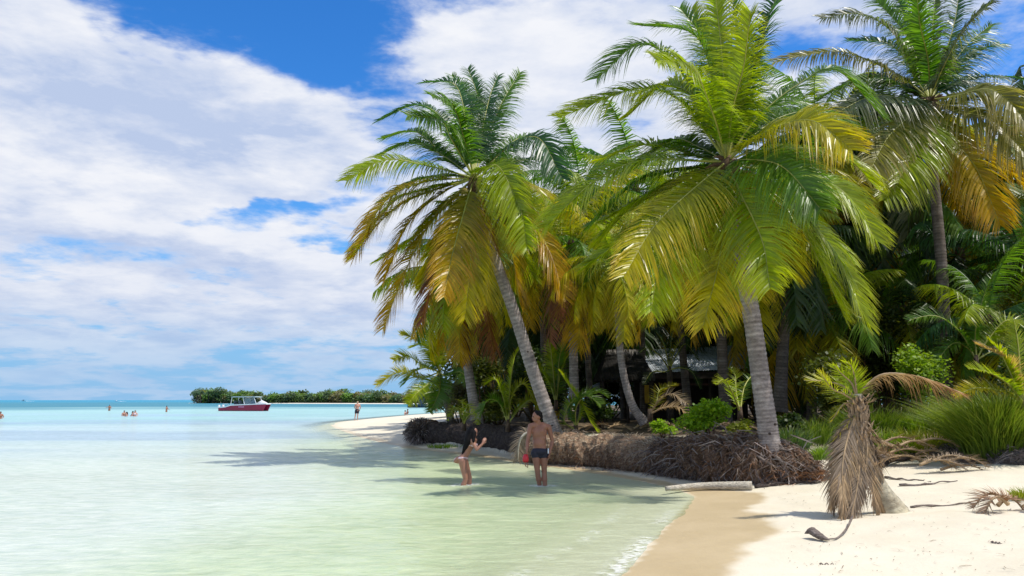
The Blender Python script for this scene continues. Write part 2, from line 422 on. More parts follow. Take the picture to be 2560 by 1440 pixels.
# -- water
def mat_water():
    m, nt, b = new_mat('sea_water'); nt.nodes.remove(b)
    N = nt.nodes
    tr = N.new('ShaderNodeBsdfTransparent'); df = N.new('ShaderNodeBsdfDiffuse'); gl = N.new('ShaderNodeBsdfGlossy'); fo = N.new('ShaderNodeBsdfDiffuse')
    tr.inputs[0].default_value = (.90, .98, .95, 1); gl.inputs['Roughness'].default_value = .06; gl.inputs[0].default_value = (.95, .97, 1, 1)
    tc = N.new('ShaderNodeTexCoord')
    def nz_(sc, stretch, det=3, rot=0.):
        mp = N.new('ShaderNodeMapping'); mp.inputs['Scale'].default_value = stretch; mp.inputs['Rotation'].default_value = (0, 0, rot); L_(nt, tc.outputs['Object'], mp.inputs[0])
        n = N.new('ShaderNodeTexNoise'); n.inputs['Scale'].default_value = sc; n.inputs['Detail'].default_value = det; n.inputs['Distortion'].default_value = .6
        L_(nt, mp.outputs[0], n.inputs['Vector']); return n.outputs[0]
    a1 = nz_(2.2, (1., 1.7, 1), 4, .35); a2 = nz_(8., (1., 1.5, 1), 3, -.4); a3 = nz_(.35, (.7, 1.6, 1), 3, .1)
    a4 = nz_(4.2, (.55, 1.5, 1), 5, .45)
    def MA(op, a, b_):
        n = N.new('ShaderNodeMath'); n.operation = op
        for i, v in ((0, a), (1, b_)):
            if isinstance(v, bpy.types.NodeSocket): L_(nt, v, n.inputs[i])
            else: n.inputs[i].default_value = v
        return n.outputs[0]
    h = MA('ADD', MA('MULTIPLY', a1, 1.), MA('ADD', MA('MULTIPLY', a2, .28), MA('MULTIPLY', a3, 2.2)))
    bp = N.new('ShaderNodeBump'); bp.inputs['Strength'].default_value = .6; bp.inputs['Distance'].default_value = .10; L_(nt, h, bp.inputs['Height'])
    L_(nt, bp.outputs[0], gl.inputs['Normal']); L_(nt, bp.outputs[0], df.inputs['Normal'])
    # scattering colour of the water body with the light and dark of ripples mottled into it
    col = mixc(nt, .9, attr(nt, 'wcol'), ramp(nt, a4, [(.36, (.82, .88, .82)), (.66, (1.10, 1.08, 1.08))]), 'MULTIPLY')
    L_(nt, col, df.inputs[0])
    m1 = N.new('ShaderNodeMixShader'); L_(nt, attr(nt, 'turb', 'Fac'), m1.inputs[0]); L_(nt, tr.outputs[0], m1.inputs[1]); L_(nt, df.outputs[0], m1.inputs[2])
    fr = N.new('ShaderNodeFresnel'); fr.inputs['IOR'].default_value = 1.33; L_(nt, bp.outputs[0], fr.inputs['Normal'])
    f = MA('MINIMUM', MA('MULTIPLY', fr.outputs[0], .85), attr(nt, 'refl', 'Fac'))
    m2 = N.new('ShaderNodeMixShader'); L_(nt, f, m2.inputs[0]); L_(nt, m1.outputs[0], m2.inputs[1]); L_(nt, gl.outputs[0], m2.inputs[2])
    fo.inputs[0].default_value = (.86, .86, .82, 1)
    fn = nz_(9., (1, 1, 1), 6, .0)
    ff = MA('MULTIPLY', attr(nt, 'foam', 'Fac'), ramp(nt, fn, [(.42, (0, 0, 0)), (.56, (1, 1, 1))]))
    m3 = N.new('ShaderNodeMixShader'); L_(nt, ff, m3.inputs[0]); L_(nt, m2.outputs[0], m3.inputs[1]); L_(nt, fo.outputs[0], m3.inputs[2])
    L_(nt, m3.outputs[0], N['Material Output'].inputs[0])
    return m
dist = np.hypot(X, Y)
_m = gz(1350, 1214); _w = gz(1162, 1212)
LEGS = [(_m.x, _m.y), (_m.x+.1, _m.y-.05), (_w.x-.09, _w.y-.1), (_w.x+.07, _w.y+.12)]
s = -TS
off = fbm(X*.02+7, Y*.05, 4, 41)-.5
C = lambda *c: np.array(c)
def lerp3(a, b, t): return a*(1-t[..., None])+b*t[..., None]
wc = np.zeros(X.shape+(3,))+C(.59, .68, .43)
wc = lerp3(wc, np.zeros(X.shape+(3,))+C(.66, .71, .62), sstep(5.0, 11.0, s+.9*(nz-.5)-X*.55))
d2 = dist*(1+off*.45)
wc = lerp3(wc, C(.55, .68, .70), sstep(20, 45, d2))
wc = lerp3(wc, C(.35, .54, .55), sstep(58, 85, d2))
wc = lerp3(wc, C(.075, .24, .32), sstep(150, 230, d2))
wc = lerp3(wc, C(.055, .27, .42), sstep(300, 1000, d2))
st2 = weed*sstep(0., 4., s)
wc = lerp3(wc, C(.36, .47, .62), st2*.55)
wc = wc*(1+.20*(fbm(X*.35+.2*Y, Y*.6, 4, 71)-.5))[..., None]
turb = .05+.60*sstep(.2, 2.6, s)+.12*sstep(3, 9, s-X*.3)+.32*sstep(45, 110, dist)
turb = np.clip(turb, 0, .97)
foam = sstep(.0, .05, s)*sstep(.36, .08, s)*.6+.35*np.exp(-((s-1.0-.5*(nz-.5))/.10)**2)
foam = foam*sstep(14.5, 9.5, Y)*sstep(.40, .62, fbm(X*1.4+9, Y*1.4, 3, 61)+.12)
for fx, fy in LEGS:
    rr0 = np.hypot(X-fx, (Y-fy)*1.2)
    foam = np.maximum(foam, .75*np.exp(-((rr0-.13)/.13)**2))
refl = .26-.15*sstep(50, 160, dist)
WZ = 0.012*(fbm(X*1.1, Y*1.7, 3, 51)-.5)*sstep(60, 20, dist)
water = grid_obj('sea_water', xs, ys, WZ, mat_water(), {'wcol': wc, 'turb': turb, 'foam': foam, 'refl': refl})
tag(water, kind='structure')

# ------------------------------------------------------------------ fronds
GREEN = dict(c0=(.06, .15, .015), c1=(.11, .22, .015), tip=(.22, .26, .03), dry=.4)
DEEP = dict(c0=(.030, .085, .030), c1=(.045, .13, .035), tip=(.10, .16, .05), dry=.25)
LIME = dict(c0=(.14, .24, .006), c1=(.30, .37, .006), tip=(.46, .38, .02), dry=.55)
GOLD = dict(c0=(.18, .23, .008), c1=(.44, .40, .006), tip=(.56, .33, .02), dry=.8)
AMBER = dict(c0=(.20, .21, .010), c1=(.50, .34, .008), tip=(.46, .20, .02), dry=1.)
RUST = dict(c0=(.22, .13, .02), c1=(.26, .10, .04), tip=(.22, .08, .06), dry=1.)
DRY = dict(c0=(.36, .25, .13), c1=(.42, .29, .16), tip=(.30, .20, .13), dry=1.)
GREYDRY = dict(c0=(.25, .19, .13), c1=(.32, .24, .165), tip=(.20, .15, .11), dry=1.)
def scl(c, g): return tuple(x*g for x in c)
def lerp(a, b, t): return tuple(a[i]*(1-t)+b[i]*t for i in range(3))
def frond(path, pal, n=80, Lm=.95, w=.05, droop=.45, twist=0., seg=3, t0=.14, vee=.3, sweep=.75, side_ref=None, ragged=.12, rnd=random, keep=.95):
    """leaflets along a 3D path; returns leaflets MB and midrib MB"""
    pts = catmull(path, 26) if len(path) < 20 else path
    m = len(pts); chord = pts[-1]-pts[0]
    if side_ref is None:
        hmid = Vector((chord.x, chord.y, 0))
        if hmid.length < .15*chord.length: hmid = Vector((0, -1, 0))
        side_ref = hmid.normalized().cross(Vector((0, 0, 1)))
    mb = MB(); rb = MB()
    cum = [0]
    for i in range(1, m): cum.append(cum[-1]+(pts[i]-pts[i-1]).length)
    tot = cum[-1]
    rb.tube(pts, [.032*(1-.82*i/(m-1)) for i in range(m)], 5)
    ph = rnd.uniform(0, 9)
    for side in (-1, 1):
        for k in range(n):
            if rnd.random() > keep: continue
            t = t0+(1.0-t0)*(k+rnd.uniform(-.3, .3))/(n-1); t = min(max(t, t0), .999)
            d = t*tot; i = 0
            while i < m-2 and cum[i+1] < d: i += 1
            f = (d-cum[i])/max(1e-6, cum[i+1]-cum[i]); p = pts[i].lerp(pts[i+1], f)
            T = (pts[min(i+2, m-1)]-pts[max(i-1, 0)]).normalized()
            S = (side_ref-T*side_ref.dot(T))
            if S.length < .05: S = Vector((1, 0, 0))
            S.normalize(); Nn = S.cross(T)
            if Nn.z < -.05 and abs(T.z) < .8: pass
            a = twist*(.4+.6*t)
            S2 = S*math.cos(a)+Nn*math.sin(a); N2 = Nn*math.cos(a)-S*math.sin(a)
            sw = sweep*(.55+.75*t*t)+rnd.gauss(0, .07)+.10*math.sin(ph+t*17)+.05*math.sin(ph*2+t*47)
            D = (S2*side*math.cos(sw)+T*math.sin(sw)+N2*(vee+.10*math.sin(ph+t*23+side)+rnd.gauss(0, .05))).normalized()
            prof = (.30+.70*math.sin(math.pi*min(1., .16+t*.80))**.75) if t > .25 else (.45+.55*(t-t0)/.11*.9 if t < .25 else 1)
            L = Lm*min(1.05, prof)*rnd.uniform(1-ragged, 1+ragged*.5)*(1-.25*max(0, (t-.85)/.15))
            W = (T-D*T.dot(D)); W = W.normalized() if W.length > .01 else Nn
            ro = rnd.gauss(0.25, .3); W = (W*math.cos(ro)+D.cross(W)*math.sin(ro)).normalized()
            dr = droop*rnd.uniform(.7, 1.3)*(L/.95)
            pp = []; cc = []; ww = []
            dryt = pal['dry']*rnd.uniform(.2, 1.)
            c = lerp(pal['c0'], pal['c1'], min(1, max(0, t*1.25-.1+rnd.gauss(0, .10)))); br = rnd.uniform(.82, 1.2)
            for j in range(seg+1):
                q = j/seg
                pos = p+D*(L*q)*(1-.18*dr*q)+Vector((0, 0, -1))*(dr*L*q*q*.9)
                pp.append(pos); ww.append(w*(1.0 if j == 0 else (1.-q**1.6)*.95+.06))
                cj = lerp(c, pal['tip'], min(1, (q**2.2)*dryt+.12*t*dryt))
                cc.append(tuple(x*br for x in cj))
            mb.ribbon(pp, ww, W, cc)
    return mb, rb

def hero_frond(parent, crown, Yc, pts, sgn, pal, Lref, n=88, Lm=.9, w=.047, droop=.36, twist=None, **kw):
    m2p = Yc/FPX
    P = [crown]+list(pts)
    ln = sum(math.hypot(P[i+1][0]-P[i][0], P[i+1][1]-P[i][1]) for i in range(len(P)-1))*m2p
    dY = sgn*min(math.sqrt(max(0, Lref**2-ln**2)), 2.6)
    W = []
    for i, p in enumerate(P):
        t = i/(len(P)-1); W.append(at(p[0], p[1], Yc+dY*t**.9))
    if twist is None:
        # blades of fronds that run sideways are turned so that the upper face shows a little
        dx = (pts[-1][0]-crown[0])*m2p; twist = -.92*np.sign(dx)*min(1, abs(dx)/1.6) if abs(dx) > .3 else 0.
        twist = float(twist)*(1 if sgn <= 0 else .7)
    lf, rb = frond(W, pal, n, Lm, w, droop, twist, **kw)
    f = lf.obj('frond', M_leaf if kw.get('mat') is None else kw['mat'], parent)
    r = rb.obj('midrib', M_midrib if pal not in (DRY, GREYDRY, RUST) else M_midrib_dry, f, smooth=True)
    return f

def ring_trunk(pts, r0, r1, swell=1.35, rings=None, n=14, seed=1, top_dark=False):
    """tapered palm trunk with leaf-scar rings, path in world coordinates"""
    rd = random.Random(seed)
    base = catmull(pts, 40); ln = sum((base[i+1]-base[i]).length for i in range(39))
    k = rings or max(24, int(ln/.085)); P = catmull(pts, k*2)
    rad = []; cols = []
    for i in range(k*2):
        t = i/(k*2-1); r = r0*(1-t)+r1*t
        r *= 1+(swell-1)*math.exp(-t*ln/.38)
        r *= 1.03 if i % 2 == 0 else .975
        r *= rd.uniform(.985, 1.015); rad.append(r)
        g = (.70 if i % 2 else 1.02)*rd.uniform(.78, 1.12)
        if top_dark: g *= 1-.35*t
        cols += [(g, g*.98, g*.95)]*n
    mb = MB(); mb.tube(P, rad, n, cols); return mb
def knot_marks(parent, pts, spots, r, seed=0):
    for t, ang in spots:
        P = catmull(pts, 50); p = P[int(t*49)]
        mb = MB(); c = p+Vector((math.sin(ang)*r*.93, -math.cos(ang)*r*.93, 0)); mb.ball(c, .035, 8, 5, None, (1, .6, .8))
        mb.obj('knot', M_trunk_dark_plain, parent, True)
M_trunk_dark_plain = mat_plain('knot_dark', (.05, .035, .03), .9, .3, 8)

def crown_heart(parent, c, r=.22, seed=0, nuts=5, down=Vector((0, 0, -1))):
    rd = random.Random(seed); mb = MB()
    for i in range(26):   # fibrous old sheaths and stubs
        a = rd.uniform(0, 6.28); z = rd.uniform(-.55, .25)
        d = Vector((math.cos(a), math.sin(a), rd.uniform(-.5, .7))).normalized()
        p = c+Vector((math.cos(a)*r*.5, math.sin(a)*r*.5, z)); L = rd.uniform(.18, .45)
        mb.tube([p, p+d*L*.5+Vector((0, 0, .03)), p+d*L+Vector((0, 0, -.10*L))], [.07, .045, .015], 5)
    mb.ball(c+Vector((0, 0, -.1)), r, 10, 7, None, (1, 1, 1.9))
    mb.obj('leaf_sheath', M_sheath, parent, True)
    for i in range(nuts):
        a = rd.uniform(0, 6.28); nb = MB()
        q = c+Vector((math.cos(a)*.28, math.sin(a)*.28-.05, rd.uniform(-.45, -.15)))
        nb.ball(q, .11, 10, 7, None, (1, 1, 1.2)); nb.obj('coconut', M_nut, parent, True)

# ------------------------------------------------------------------ hero palms
# --- leaning palm on the left
YA = 22.5
A_tr = [(1398, 1098), (1376, 1050), (1330, 920), (1285, 780), (1238, 650), (1205, 560), (1188, 490), (1183, 450)]
A_base = at(1398, 1098, YA); A_base.z = A_base.z-.05
pA = empty('coconut_palm', A_base, 'coconut palm with long pale trunk leaning left from the root bank behind the two bathers', 'palm tree', 'coconut palms on the shore')
Apts = [at(p[0], p[1], YA) for p in A_tr]; Apts[0] = Apts[0]+Vector((.05, 0, -.25))
ring_trunk(Apts, .215, .125, 1.75, seed=3).obj('trunk', M_trunk, pA, True)
knot_marks(pA, Apts, [(.13, -.1), (.34, .1)], .24)
crown_heart(pA, at(1184, 462, YA), .20, 1, 4)
cA = (1185, 445)
A_f = [
 ([(1168, 330), (1140, 215), (1062, 205)], 1, DEEP), ([(1192, 330), (1196, 250), (1170, 172)], 1, DEEP), ([(1218, 350), (1252, 262), (1300, 182)], 1, GREEN),
 ([(1265, 372), (1345, 345), (1405, 445)], -1, DEEP), ([(1128, 325), (1050, 262), (950, 300)], 1, DEEP), ([(1100, 385), (1030, 355), (955, 385)], 1, GREEN),
 ([(1060, 412), (960, 400), (868, 452)], -1, LIME), ([(1060, 455), (960, 505), (884, 645)], -1, AMBER), ([(1040, 492), (960, 545), (878, 640)], 1, GOLD),
 ([(1095, 530), (1030, 640), (958, 820)], -1, AMBER), ([(1178, 540), (1176, 660), (1163, 795)], -1, GOLD), ([(1140, 550), (1090, 670), (1058, 800)], 1, RUST),
 ([(1245, 455), (1300, 520), (1318, 620)], -1, LIME), ([(1275, 452), (1345, 470), (1400, 520)], 1, GOLD), ([(1280, 500), (1360, 600), (1412, 745)], -1, AMBER),
 ([(1235, 520), (1280, 640), (1300, 760)], 1, AMBER), ([(1110, 520), (1040, 590), (948, 650)], 1, LIME), ([(1130, 350), (1100, 300), (1020, 290)], -1, GREEN),
 ([(1160, 345), (1130, 260), (1080, 240)], -1, GREEN), ([(1250, 420), (1310, 400), (1380, 400)], 1, DEEP), ([(1130, 440), (1040, 450), (960, 500)], 1, GREEN), ([(1220, 480), (1262, 560), (1340, 700)], 1, LIME),
 ([(1160, 530), (1130, 640), (1110, 740)], -1, AMBER), ([(1210, 420), (1250, 420), (1300, 520)], -1, LIME), ([(1110, 480), (1020, 560), (960, 700)], 1, AMBER), ([(1205, 540), (1222, 650), (1215, 760)], 1, GOLD)]
rr = random.Random(5)
for pts, sg, pal in A_f:
    random.seed(rr.random()); hero_frond(pA, cA, YA, pts, sg, pal, 4.3, 150, 1.12, .044, .55)
for pts, sg, pal in [([(1120, 400), (1040, 330), (960, 345)], 1, GREEN), ([(1235, 400), (1300, 345), (1370, 360)], 1, GREEN), ([(1180, 320), (1170, 240), (1130, 190)], 1, GREEN), ([(1080, 470), (990, 500), (915, 590)], 1, LIME),
    ([(1150, 520), (1100, 600), (1050, 720)], 1, GOLD), ([(1250, 480), (1330, 520), (1385, 610)], 1, LIME), ([(1205, 330), (1225, 240), (1245, 190)], 1, DEEP)]:
    random.seed(rr.random()); hero_frond(pA, cA, YA, pts, sg, pal, 4.3, 130, 1.1, .044, .55)
# withered purplish frond tip at the right
random.seed(3); hero_frond(pA, (1300, 540), YA, [(1362, 610), (1388, 670), (1405, 735)], -1, RUST, 1.0, 40, .55, .03, .9, keep=.8)

# --- big palm in the centre
YB = 16.2
B_tr = [(1924, 1100), (1918, 1060), (1902, 950), (1884, 820), (1864, 700), (1845, 560), (1832, 470), (1826, 400)]
B_base = at(1924, 1100, YB)
pB = empty('coconut_palm', B_base, 'largest coconut palm, thick grey trunk rising from the brown root mass, full yellow-green crown', 'palm tree', 'coconut palms on the shore')
Bpts = [at(p[0], p[1], YB) for p in B_tr]; Bpts[0] = Bpts[0]+Vector((0, 0, -.25))
ring_trunk(Bpts, .215, .155, 1.25, seed=4, n=16).obj('trunk', M_trunk, pB, True)
knot_marks(pB, Bpts, [(.12, -.2), (.16, .5), (.56, -.1), (.60, -.15)], .235)
crown_heart(pB, at(1822, 425, YB), .24, 2, 6)
cB = (1816, 405)
B_f = [
 ([(1812, 290), (1806, 150), (1785, -40)], -1, LIME), ([(1790, 250), (1740, 90), (1590, 62)], 1, GREEN), ([(1765, 290), (1690, 165), (1600, 110), (1492, 195)], -1, GREEN),
 ([(1760, 325), (1690, 245), (1590, 222), (1400, 292)], -1, LIME), ([(1845, 290), (1888, 150), (1925, 30), (1965, -40)], 1, DEEP), ([(1890, 300), (1990, 215), (2090, 175), (2200, 285)], 1, GREEN),
 ([(1870, 360), (1940, 318), (2030, 302), (2128, 372)], -1, GOLD), ([(1880, 380), (2010, 370), (2120, 398), (2190, 470)], 1, LIME), ([(1880, 420), (2010, 430), (2115, 485), (2190, 600)], -1, LIME),
 ([(1890, 450), (1990, 530), (2085, 625), (2165, 805)], -1, LIME), ([(1835, 500), (1868, 610), (1890, 740)], 1, GOLD), ([(1812, 500), (1800, 640), (1758, 815)], -1, GOLD),
 ([(1770, 460), (1700, 560), (1650, 660), (1628, 775)], -1, LIME), ([(1750, 440), (1650, 515), (1550, 600), (1462, 670)], 1, LIME), ([(1740, 402), (1610, 400), (1490, 450), (1362, 568)], -1, LIME),
 ([(1760, 430), (1650, 480), (1510, 550)], 1, LIME), ([(1785, 290), (1730, 170), (1640, 150)], -1, LIME), ([(1822, 280), (1840, 140), (1835, 0)], 1, GREEN),
 ([(1870, 470), (1940, 580), (1980, 690)], 1, GOLD), ([(1750, 370), (1680, 350), (1590, 420)], 1, GREEN), ([(1850, 300), (1880, 220), (1880, 120)], 1, GREEN),
 ([(1880, 400), (1960, 420), (2050, 520)], -1, GREEN), ([(1790, 500), (1740, 620), (1700, 720)], 1, GOLD), ([(1860, 440), (1960, 480), (2060, 600)], 1, LIME), ([(1765, 310), (1700, 210), (1600, 230)], 1, LIME),
 ([(1850, 480), (1905, 600), (1925, 720)], -1, LIME), ([(1760, 450), (1640, 560), (1560, 690)], -1, GOLD), ([(1740, 420), (1600, 450), (1480, 560)], 1, GREEN), ([(1800, 280), (1780, 140), (1730, 20)], 1, LIME), ([(1850, 340), (1920, 270), (2000, 250)], 1, GREEN)]
for pts, sg, pal in B_f:
    random.seed(rr.random()); hero_frond(pB, cB, YB, pts, sg, pal, 4.0, 175, 1.15, .036, .50)

for pts, sg, pal in [([(1780, 310), (1720, 230), (1650, 220), (1570, 290)], 1, LIME), ([(1800, 270), (1770, 120), (1700, 20)], 1, GREEN), ([(1830, 280), (1860, 160), (1875, 30)], -1, LIME), ([(1870, 350), (1960, 290), (2060, 280), (2140, 330)], 1, GREEN),
    ([(1870, 410), (1990, 400), (2100, 440), (2160, 520)], 1, GOLD), ([(1875, 460), (1990, 550), (2060, 680), (2110, 790)], 1, LIME), ([(1790, 470), (1760, 600), (1700, 760)], 1, GOLD), ([(1745, 430), (1600, 500), (1490, 610)], 1, LIME), ([(1740, 390), (1620, 360), (1500, 400)], 1, LIME), ([(1830, 490), (1840, 620), (1835, 740)], 1, LIME)]:
    random.seed(rr.random()); hero_frond(pB, cB, YB, pts, sg, pal, 4.0, 150, 1.12, .036, .5)
for pts, sg in (([(1800, 470), (1775, 540), (1765, 600)], -1), ([(1850, 470), (1868, 540), (1872, 610)], -1), ([(1790, 440), (1750, 500), (1735, 560)], 1)):
    random.seed(rr.random()); hero_frond(pB, cB, YB, pts, sg, RUST, 1.8, 50, .45, .022, .9)
for pts, sg in (([(1175, 510), (1150, 590), (1148, 650)], -1), ([(1205, 520), (1230, 590), (1240, 650)], -1)):
    random.seed(rr.random()); hero_frond(pA, cA, YA, pts, sg, RUST, 2.2, 50, .5, .028, .9)
# --- tall palm at the right
YC = 24.
C_tr = [(2365, 960), (2362, 850), (2356, 700), (2345, 560), (2332, 430), (2328, 330), (2325, 270)]
C_base = at(2365, 990, YC); C_base.z = hz(C_base.x, C_base.y)
pC = empty('coconut_palm', C_base, 'tallest coconut palm at the right with slim dark trunk and dark silvery crown', 'palm tree', 'coconut palms on the shore')
Cpts = [C_base+Vector((0, 0, -.2))]+[at(p[0], p[1], YC) for p in C_tr]
ring_trunk(Cpts, .20, .14, 1.3, seed=6).obj('trunk', M_trunk_dark, pC, True)
crown_heart(pC, at(2326, 270, YC), .28, 3, 7)
cC = (2325, 250)
SILV = dict(c0=(.05, .085, .03), c1=(.085, .12, .035), tip=(.28, .24, .12), dry=.6)
TAN = dict(c0=(.13, .16, .02), c1=(.28, .26, .04), tip=(.46, .34, .14), dry=1.)
C_f = [
 ([(2300, 170), (2275, 80), (2230, -40)], 1, DEEP), ([(2285, 190), (2235, 85), (2150, 35), (2055, 45)], -1, SILV), ([(2330, 160), (2332, 60), (2345, -50)], 1, SILV),
 ([(2352, 180), (2410, 75), (2500, -15)], -1, SILV), ([(2270, 205), (2180, 155), (2080, 128), (1935, 155)], -1, TAN), ([(2380, 215), (2460, 190), (2590, 200)], 1, DEEP),
 ([(2390, 240), (2480, 225), (2570, 300)], -1, TAN), ([(2390, 280), (2480, 300), (2590, 410)], -1, TAN), ([(2260, 270), (2190, 265), (2090, 310)], 1, DEEP),
 ([(2275, 290), (2215, 350), (2165, 450)], -1, TAN), ([(2310, 310), (2285, 370), (2245, 455)], -1, LIME), ([(2365, 330), (2440, 420), (2500, 560)], -1, AMBER),
 ([(2390, 320), (2470, 370), (2570, 480)], 1, AMBER), ([(2315, 330), (2285, 470), (2268, 590)], 1, SILV), ([(2280, 230), (2200, 190), (2110, 210)], 1, SILV), ([(2320, 150), (2300, 60), (2290, -40)], -1, GREEN),
 ([(2360, 200), (2430, 130), (2500, 110)], 1, DEEP), ([(2380, 260), (2440, 240), (2540, 260)], 1, SILV), ([(2340, 330), (2380, 450), (2400, 560)], 1, AMBER), ([(2270, 250), (2180, 240), (2060, 300)], -1, SILV), ([(2350, 170), (2385, 60), (2400, -40)], 1, DEEP), ([(2290, 320), (2230, 430), (2190, 540)], 1, GOLD), ([(2270, 220), (2170, 190), (2040, 250)], 1, GREEN), ([(2290, 180), (2220, 110), (2120, 100)], 1, DEEP), ([(2300, 170), (2260, 80), (2180, -10)], 1, GREEN), ([(2360, 190), (2420, 110), (2480, 60)], 1, GREEN), ([(2270, 270), (2170, 300), (2090, 390)], 1, LIME), ([(2300, 320), (2260, 420), (2210, 500)], -1, LIME)]
for pts, sg, pal in C_f:
    random.seed(rr.random()); hero_frond(pC, cC, YC, pts, sg, pal, 5.0, 140, 1.32, .052, .58)

# ------------------------------------------------------------------ pool of shared fronds for the other palms
def arc_path(el0, L, curl, bend=0.):
    p = Vector((0, 0, 0)); out = [p.copy()]; n = 24; az = 0.
    for i in range(n):
        t = i/n; el = el0-curl*(t**1.3)
        el = max(el, R(-86)); az += bend/n
        p = p+Vector((math.cos(el)*math.cos(az), math.cos(el)*math.sin(az), math.sin(el)))*(L/n); out.append(p.copy())
    return out
POOL = {}
def pool(kind, pal, n=66, Lm=1.15, w=.058, L=4.2, els=(75, 52, 30, 8, -15, -38)):
    res = []
    for i, e in enumerate(els):
        for v in range(1):
            rd = random.Random(hash((kind, i, v)) & 0xffff if False else (len(POOL)*31+i*7+v))
            path = arc_path(R(e+rd.uniform(-6, 6)), L*rd.uniform(.9, 1.1), R(rd.uniform(62, 95)), rd.uniform(-.4, .4))
            lf, rb = frond(path, pal, n, Lm, w, .55, rd.uniform(-.4, .4), seg=2, side_ref=Vector((0, 1, 0)), rnd=rd, ragged=.2)
            # the midrib joins the leaflets' mesh here: these fronds show small
            lf.add(rb.v, rb.f, tuple(x*1.6 for x in pal['c0']))
            res.append((e, lf.mesh('frond', M_leaf_bg)))
    POOL[kind] = res
pool('green', GREEN); pool('deep', DEEP); pool('lime', LIME); pool('gold', GOLD); pool('amber', AMBER, els=(8, -15, -38, -60)); pool('rust', RUST, els=(-38, -62))
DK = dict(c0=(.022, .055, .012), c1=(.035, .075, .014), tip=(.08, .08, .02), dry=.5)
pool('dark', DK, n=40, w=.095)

def bg_palm(label, crown, Yd, base_px=None, nf=24, size=1., mix=('green', 'lime', 'gold'), droop_mix=('amber',), seed=0, r=.15, dark=True, group=None, trunk_pts=None, name='coconut_palm', lean=0., elmin=-60):
    rd = random.Random(seed)
    c = at(crown[0], crown[1], Yd)
    if trunk_pts: tp = [at(p[0], p[1], Yd) for p in trunk_pts]
    else:
        bx = at(base_px if base_px else crown[0]+rd.uniform(-30, 30), 1040, Yd); tp = [bx, (bx+c)/2+Vector((rd.uniform(-.3, .3), 0, 0)), c]
    tp[0] = Vector((tp[0].x, tp[0].y, hz(tp[0].x, tp[0].y)-.1)) if not trunk_pts else tp[0]
    root = empty(name, tp[0], label, 'palm tree', group)
    if tp[-1] != c: tp.append(c)
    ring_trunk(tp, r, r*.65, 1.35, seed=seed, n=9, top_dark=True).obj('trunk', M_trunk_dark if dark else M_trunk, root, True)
    hb = MB(); hb.ball(c, .2*size, 8, 6, None, (1, 1, 1.8)); hb.obj('leaf_sheath', M_sheath, root, True)
    ga = rd.uniform(0, 6)
    for i in range(nf):
        t = i/(nf-1); el = 80-(80-elmin)*t**.85
        kind = rd.choice(mix if t < .62 or not droop_mix else droop_mix)
        P = POOL[kind]; e, me = min(P, key=lambda q: abs(q[0]-el+rd.uniform(-8, 8)))
        o = bpy.data.objects.new('frond', me); COL.objects.link(o); o.parent = root; o.location = c-tp[0]
        o.rotation_euler = (rd.uniform(-.08, .08), -R((el-e)*.5), ga+i*2.399+rd.uniform(-.2, .2)); sc = size*rd.uniform(.85, 1.1); o.scale = (sc, sc, sc)
    return root
G2 = 'coconut palms of the grove behind'
